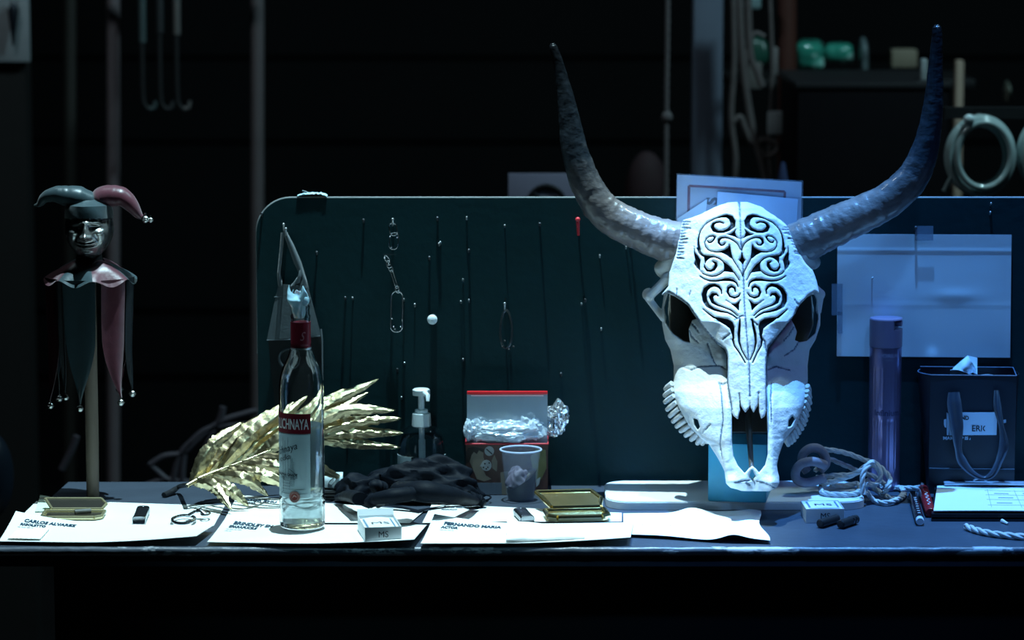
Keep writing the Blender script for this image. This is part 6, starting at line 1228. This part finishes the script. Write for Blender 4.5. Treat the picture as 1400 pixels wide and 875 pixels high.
    # dim bag behind the board by the hanging rope
    Y = 2.3; c = at(885, 235, Y); cs = MB(); cs.ball((c[0], Y + .03, c[2] - .05), (.045, .04, .09), 24, 16); tag(cs.build('red_sack', mat('dull_red_cloth', (.022, .008, .011), rough=.8, var=.4, scale=30), origin=(c[0], Y, c[2] - .1)), 'dim dull red sack hanging behind the board by the thin rope', 'sack')
    # tangle of ropes and cables right of the column
    tg = thing('rope_tangle', 'dim bundle of hanging ropes right of the blue-grey column', 'rope', at(1020, 250, 2.3)); m1 = mat('tangle_brown', (.10, .085, .085), rough=.8, var=.3)
    for pts, rr in (([(1010, -30), (1014, 60), (1020, 120), (1030, 180), (1046, 240), (1050, 300)], .0075), ([(1002, -30), (1004, 80), (1000, 160), (1006, 220), (1002, 300)], .006), ([(1022, -30), (1026, 70), (1036, 100), (1042, 118)], .007), ([(1000, 170), (1012, 160), (1020, 178), (1030, 196), (1044, 190)], .006), ([(1044, 190), (1060, 196), (1062, 206), (1050, 214), (1040, 205)], .006), ([(1052, -30), (1056, 100), (1052, 190), (1056, 300)], .004), ([(1018, 90), (1030, 48), (1046, 50)], .005)):
        MB().tube(smooth([at(x, y, 2.3) for x, y in pts], 40), rr, seg=10).build('cable', m1, tg)
    gm = mat('white_tag', (.40, .44, .46), rough=.6, var=.05)
    def card(nm, x0, y0, x1, y1, Y, m, label, cat, d=.02, group=None): a = at(x0, y1, Y); b = at(x1, y0, Y); return tag(MB().box(((a[0] + b[0]) / 2, Y, (a[2] + b[2]) / 2), (b[0] - a[0], d, b[2] - a[2]), ch=.004).build(nm, m), label, cat, group)
    card('socket_box', 1049, 152, 1070, 184, 2.25, gm, 'small pale socket box hanging among the ropes', 'socket', .012)
    card('hanging_strip', 1056, 64, 1064, 104, 2.4, mat('strip_grey', (.16, .15, .15), rough=.7), 'narrow grey strip hanging above the pale socket box', 'strip', .008)
    card('pale_scrap', 1022, 85, 1042, 122, 2.42, mat('scrap_grey', (.11, .105, .10), rough=.7), 'dull grey cloth scrap hanging among the ropes', 'cloth', .01)
    card('lamp_housing', 1018, -6, 1040, 12, 2.4, mat('housing_teal', (.16, .24, .25), rough=.4), 'small teal-grey housing at the top edge beside the ropes', 'housing', .03)
    cyl('red_post', 1076, -80, 1100, 2.45, 13, (.060, .018, .012), 'dark red-brown post right of the hanging ropes', 'post')
    o = MB().lathe(at(1070, 262, 1.75), [(0, 0), (.009, 0), (.010, .025), (.006, .045), (.004, .055), (0, .056)], 20); tag(o.build('small_bottle', mat('bottle_navy', (.05, .07, .16), rough=.25, coat=.5)), 'small navy blue bottle behind the board, below the pale socket box', 'bottle')
    MB().box((at(1070, 262, 1.75)[0], 1.75, at(1070, 262, 1.75)[2] / 2), (.05, .05, at(1070, 262, 1.75)[2])).build('stand_post', mat('black_post', (.01, .01, .01)), sm=False); bpy.data.objects['stand_post']['label'] = 'black post carrying the small navy bottle behind the board'; bpy.data.objects['stand_post']['category'] = 'post'
    # dark cabinet behind the right horn, lit shelf above it
    a = at(1090, 115, 1.9); b = at(1295, 300, 1.9); zt = a[2]; r = thing('flight_case', 'big black case standing behind the right horn', 'case', ((a[0] + b[0]) / 2, 2.1, 0)); bk = mat('case_black', (.0030, .0026, .004), rough=.7, var=.2, spec=.1)
    MB().box(((a[0] + b[0]) / 2, 2.1, zt / 2), (b[0] - a[0], .4, zt), ch=.006).build('shell', bk, r)
    MB().box(((a[0] + b[0]) / 2, 2.1, zt - .004), (b[0] - a[0] + .006, .406, .012), ch=.002).build('edge_trim', mat('trim_dark', (.010, .010, .012), rough=.5), r)
    gb = mat('green_glass', (.04, .30, .22), rough=.15, coat=1.0, var=.6, chips_glints=(.40, .72, .64), chipscale=22, chipt=.56, scale=38, bump=.004, bscale=25)  # pale noise blotches paint glints into the glass colour
    def lump(nm, x, y, Y, sx, sz, m, label, cat, group=None, sd=1):
        c = at(x, y, Y); V = MB(); V.ball(c, (sx, .04, sz), 36, 24); V.v = [tuple(np.array(c) + np.sign(np.array(p) - c) * (np.abs(np.array(p) - c) / (sx, .04, sz)) ** (.55 if nm == 'green_bottle' else 1) * (sx, .04, sz) * (1, 1, .8 if nm == 'green_bottle' else 1)) for p in V.v]; V.v = [tuple(np.array(p) + (np.array(p) - c) * .25 * mnoise.noise(Vector(((p[0] - c[0]) * 30 + sd, (p[1]) * 20, p[2] * 30)))) for p in V.v]; return tag(V.build(nm, m, angle=80), label, cat, group)
    Ys = 2.7; lump('green_bottle', 1107, 76, Ys, .031, .039, gb, 'bright green glass bottle beside the red-brown post', 'bottle', 'green glass on the back shelf', 1); lump('green_bottle', 1146, 72, Ys, .032, .028, gb, 'dimmer green glass bottle above the black case', 'bottle', 'green glass on the back shelf', 5)
    lump('green_bottle', 1036, 72, Ys, .022, .045, mat('dim_green_glass', (.015, .07, .05), rough=.3), 'dim green bottle seen between the hanging ropes', 'bottle', 'green glass on the back shelf', 9)
    zt2 = at(1107, 112, Ys)[2]; xa = at(995, 0, Ys)[0]; xb = at(1330, 0, Ys)[0]; tag(MB().box(((xa + xb) / 2, Ys + .08, zt2), (xb - xa, .3, .02), ch=.003).build('back_shelf', mat('shelf_black', (.004, .004, .005), rough=.6)), 'black shelf above the big black case, holding green bottles', 'shelf')
    cg = mat('clear_grey_glass', (.12, .16, .17), rough=.2, coat=.6)
    for x, y, s, h_, l in ((1180, 84, .012, .05, 'slim grey glass bottle on the back shelf, left of the beige carton'), (1220, 103, .02, .012, 'low grey glass dish on the back shelf')): lump('glass_jar', x, y, Ys, s, h_, cg, l, 'jar')
    be = mat('beige_card', (.21, .18, .13), rough=.7, var=.1); card('beige_carton', 1217, 67, 1253, 92, 2.75, be, 'small beige carton on the back shelf left of the right horn tip', 'carton', .05)
    card('tan_board', 1288, 82, 1317, 1050, 2.5, mat('tan_board', (.34, .26, .20), rough=.7, var=.12), 'upright tan board right of the right horn tip', 'board', .03)
    card('white_jar', 1258, 80, 1268, 111, 2.0, mat('jar_white', (.30, .34, .35), rough=.4), 'narrow pale jar just left of the right horn tip', 'jar', .02)
    # coiled hoses
    hm = mat('hose_pvc', (.42, .55, .56), rough=.12, coat=.8, var=.2, scale=20)
    for cx, lab, sd in ((1341, 'coil of glossy pale cable hanging behind the board', 1), (1441, 'second coil of pale cable cut off by the right frame edge', 2)):
        Y = 1.35; c = at(cx, 212, Y); S = pxs(Y); r = thing('hanging_cable_coil', lab, 'cable', (c[0], Y, c[2] - 60 * S), 'coiled cables behind the board'); rnd = random.Random(sd)
        for k in range(9):
            q_ = rnd.uniform(-7, 3); a_ = (42 + q_) * S; b_ = (50 + q_) * S; ox = rnd.uniform(-2, 2) * S; P = [(c[0] + ox + a_ * math.cos(t), Y + (k - 4) * .0065, c[2] + b_ * math.sin(t) + ox) for t in np.linspace(0, 2 * PI, 61)[:-1]]
            MB().tube(P, 4.6 * S, seg=12, closed=True).build('cable_turn', hm, r)
        if sd == 1: MB().ball(at(1325, 163, Y - .03), (.010, .008, .009), 16, 10).build('clip', mat('clip_pale', (.7, .85, .9), rough=.2), r); MB().tube([at(1291, 262, Y), at(1297, 250, Y), at(1302, 240, Y)], .005, seg=10).build('cable_end', hm, r)
    # hook rail that carries the coils
    a = at(1341, 158, 1.38); tag(MB().box((a[0] + .19, 1.42, a[2] + .002), (.5, .02, .02)).tube([(a[0], 1.36, a[2] + .0), (a[0], 1.42, a[2])], .004).tube([(at(1441, 158, 1.38)[0], 1.36, a[2]), (at(1441, 158, 1.38)[0], 1.42, a[2])], .004).build('coil_rail', mat('rail_black', (.01, .01, .012)), sm=False), 'thin black rail with hooks carrying the cable coils', 'rail')
    lump('dim_bulb', 1377, 125, 2.4, .008, .022, mat('bulb_glass', (.10, .11, .09), rough=.2, coat=.8), 'dim hanging glass bulb above the cable coils', 'bulb')
    # cables sagging behind the table at the left
    cb = mat('violet_grey_cable', (.12, .11, .135), rough=.5, var=.2); r = thing('cable_bundle', 'loops of grey cable behind the gold leaf at the left', 'cable', at(270, 660, 1.6))
    for pts in ([(205, 636), (225, 624), (250, 620), (268, 604), (300, 578), (335, 566), (352, 562)], [(236, 660), (245, 625), (260, 606), (290, 585), (352, 580)], [(248, 660), (252, 620), (262, 604)], [(203, 634), (228, 656), (250, 668)], [(305, 556), (300, 575), (282, 610), (276, 655)], [(200, 664), (225, 656), (260, 660)], [(105, 596), (98, 615), (84, 642)]):
        MB().tube(smooth([at(x, y, 1.6) for x, y in pts], 40), .0065, seg=10).build('cable', cb, r)
    q0 = at(260, 660, 1.6); MB().tube(smooth([q0, q0 + (.02, 0, -.3), (q0[0] - .05, 1.62, .2), (q0[0], 1.7, .007), (q0[0] + .2, 1.8, .007)], 40), .0065, seg=10).build('cable', cb, r)
    # rounded padded thing at the left frame edge
    c = at(-14, 650, 1.0); o = MB().ball((c[0], 1.0, c[2]), (.040, .04, .075), 40, 26); o.tube([(c[0], 1.0, 0), (c[0], 1.0, c[2])], .009, seg=16); tag(o.build('padded_stand', mat('navy_pad', (.018, .028, .045), rough=.3, coat=.3)), 'dim navy padded stand cut off by the left frame edge', 'stand')
    # added fill lights, no visible source, that lift the back of the room
    def area(nm, loc, tgt, w, col, sz):
        l = bpy.data.lights.new(nm, 'AREA'); l.energy = w; l.color = col; l.size = sz; o = bpy.data.objects.new(nm, l); COL.objects.link(o); o.location = loc; o.rotation_euler = (Vector(tgt) - Vector(loc)).to_track_quat('-Z', 'Y').to_euler()
    area('back_fill_right', (1.4, 0.9, 3.6), (0.7, 2.4, 1.5), BK1, (.55, .90, 1.0), .25)
    spot('front_fill_blue', (0.9, -1.7, 3.8), (0.48, 0.25, 1.08), FS1, (.13, .42, 1.0), 17, .6, .12)  # pair of front fills added to brighten upright faces, no visible source
    spot('front_fill_cyan', (-0.5, -1.7, 3.8), (-0.12, 0.2, 1.0), FS2, (.35, .80, 1.0), 15, .6, .12)
    area('back_fill_left', (-1.4, 0.9, 3.4), (-0.8, 2.6, 1.6), BK2, (.75, .92, 1.0), .25)
FS1, FS2 = 78, 48
BK1, BK2 = 36, 9
import time as _t
_t0 = _t.time()
make_setting(); make_table(); make_board()
make_papers(); make_sticker(); make_tissues(); make_small_left(); make_jester(); make_gold_leaf()
make_bottle(); make_sanitiser(); make_gloves(); make_tray_stack(); make_carton(); make_cup(); make_gold_case(); make_hanging()
make_rope_coil(); make_spray(); make_bag(); make_clipboard(); make_small_right(); make_wall_sheets(); make_back()
make_skull(); make_light(); make_camera()
print('BUILD', _t.time() - _t0)
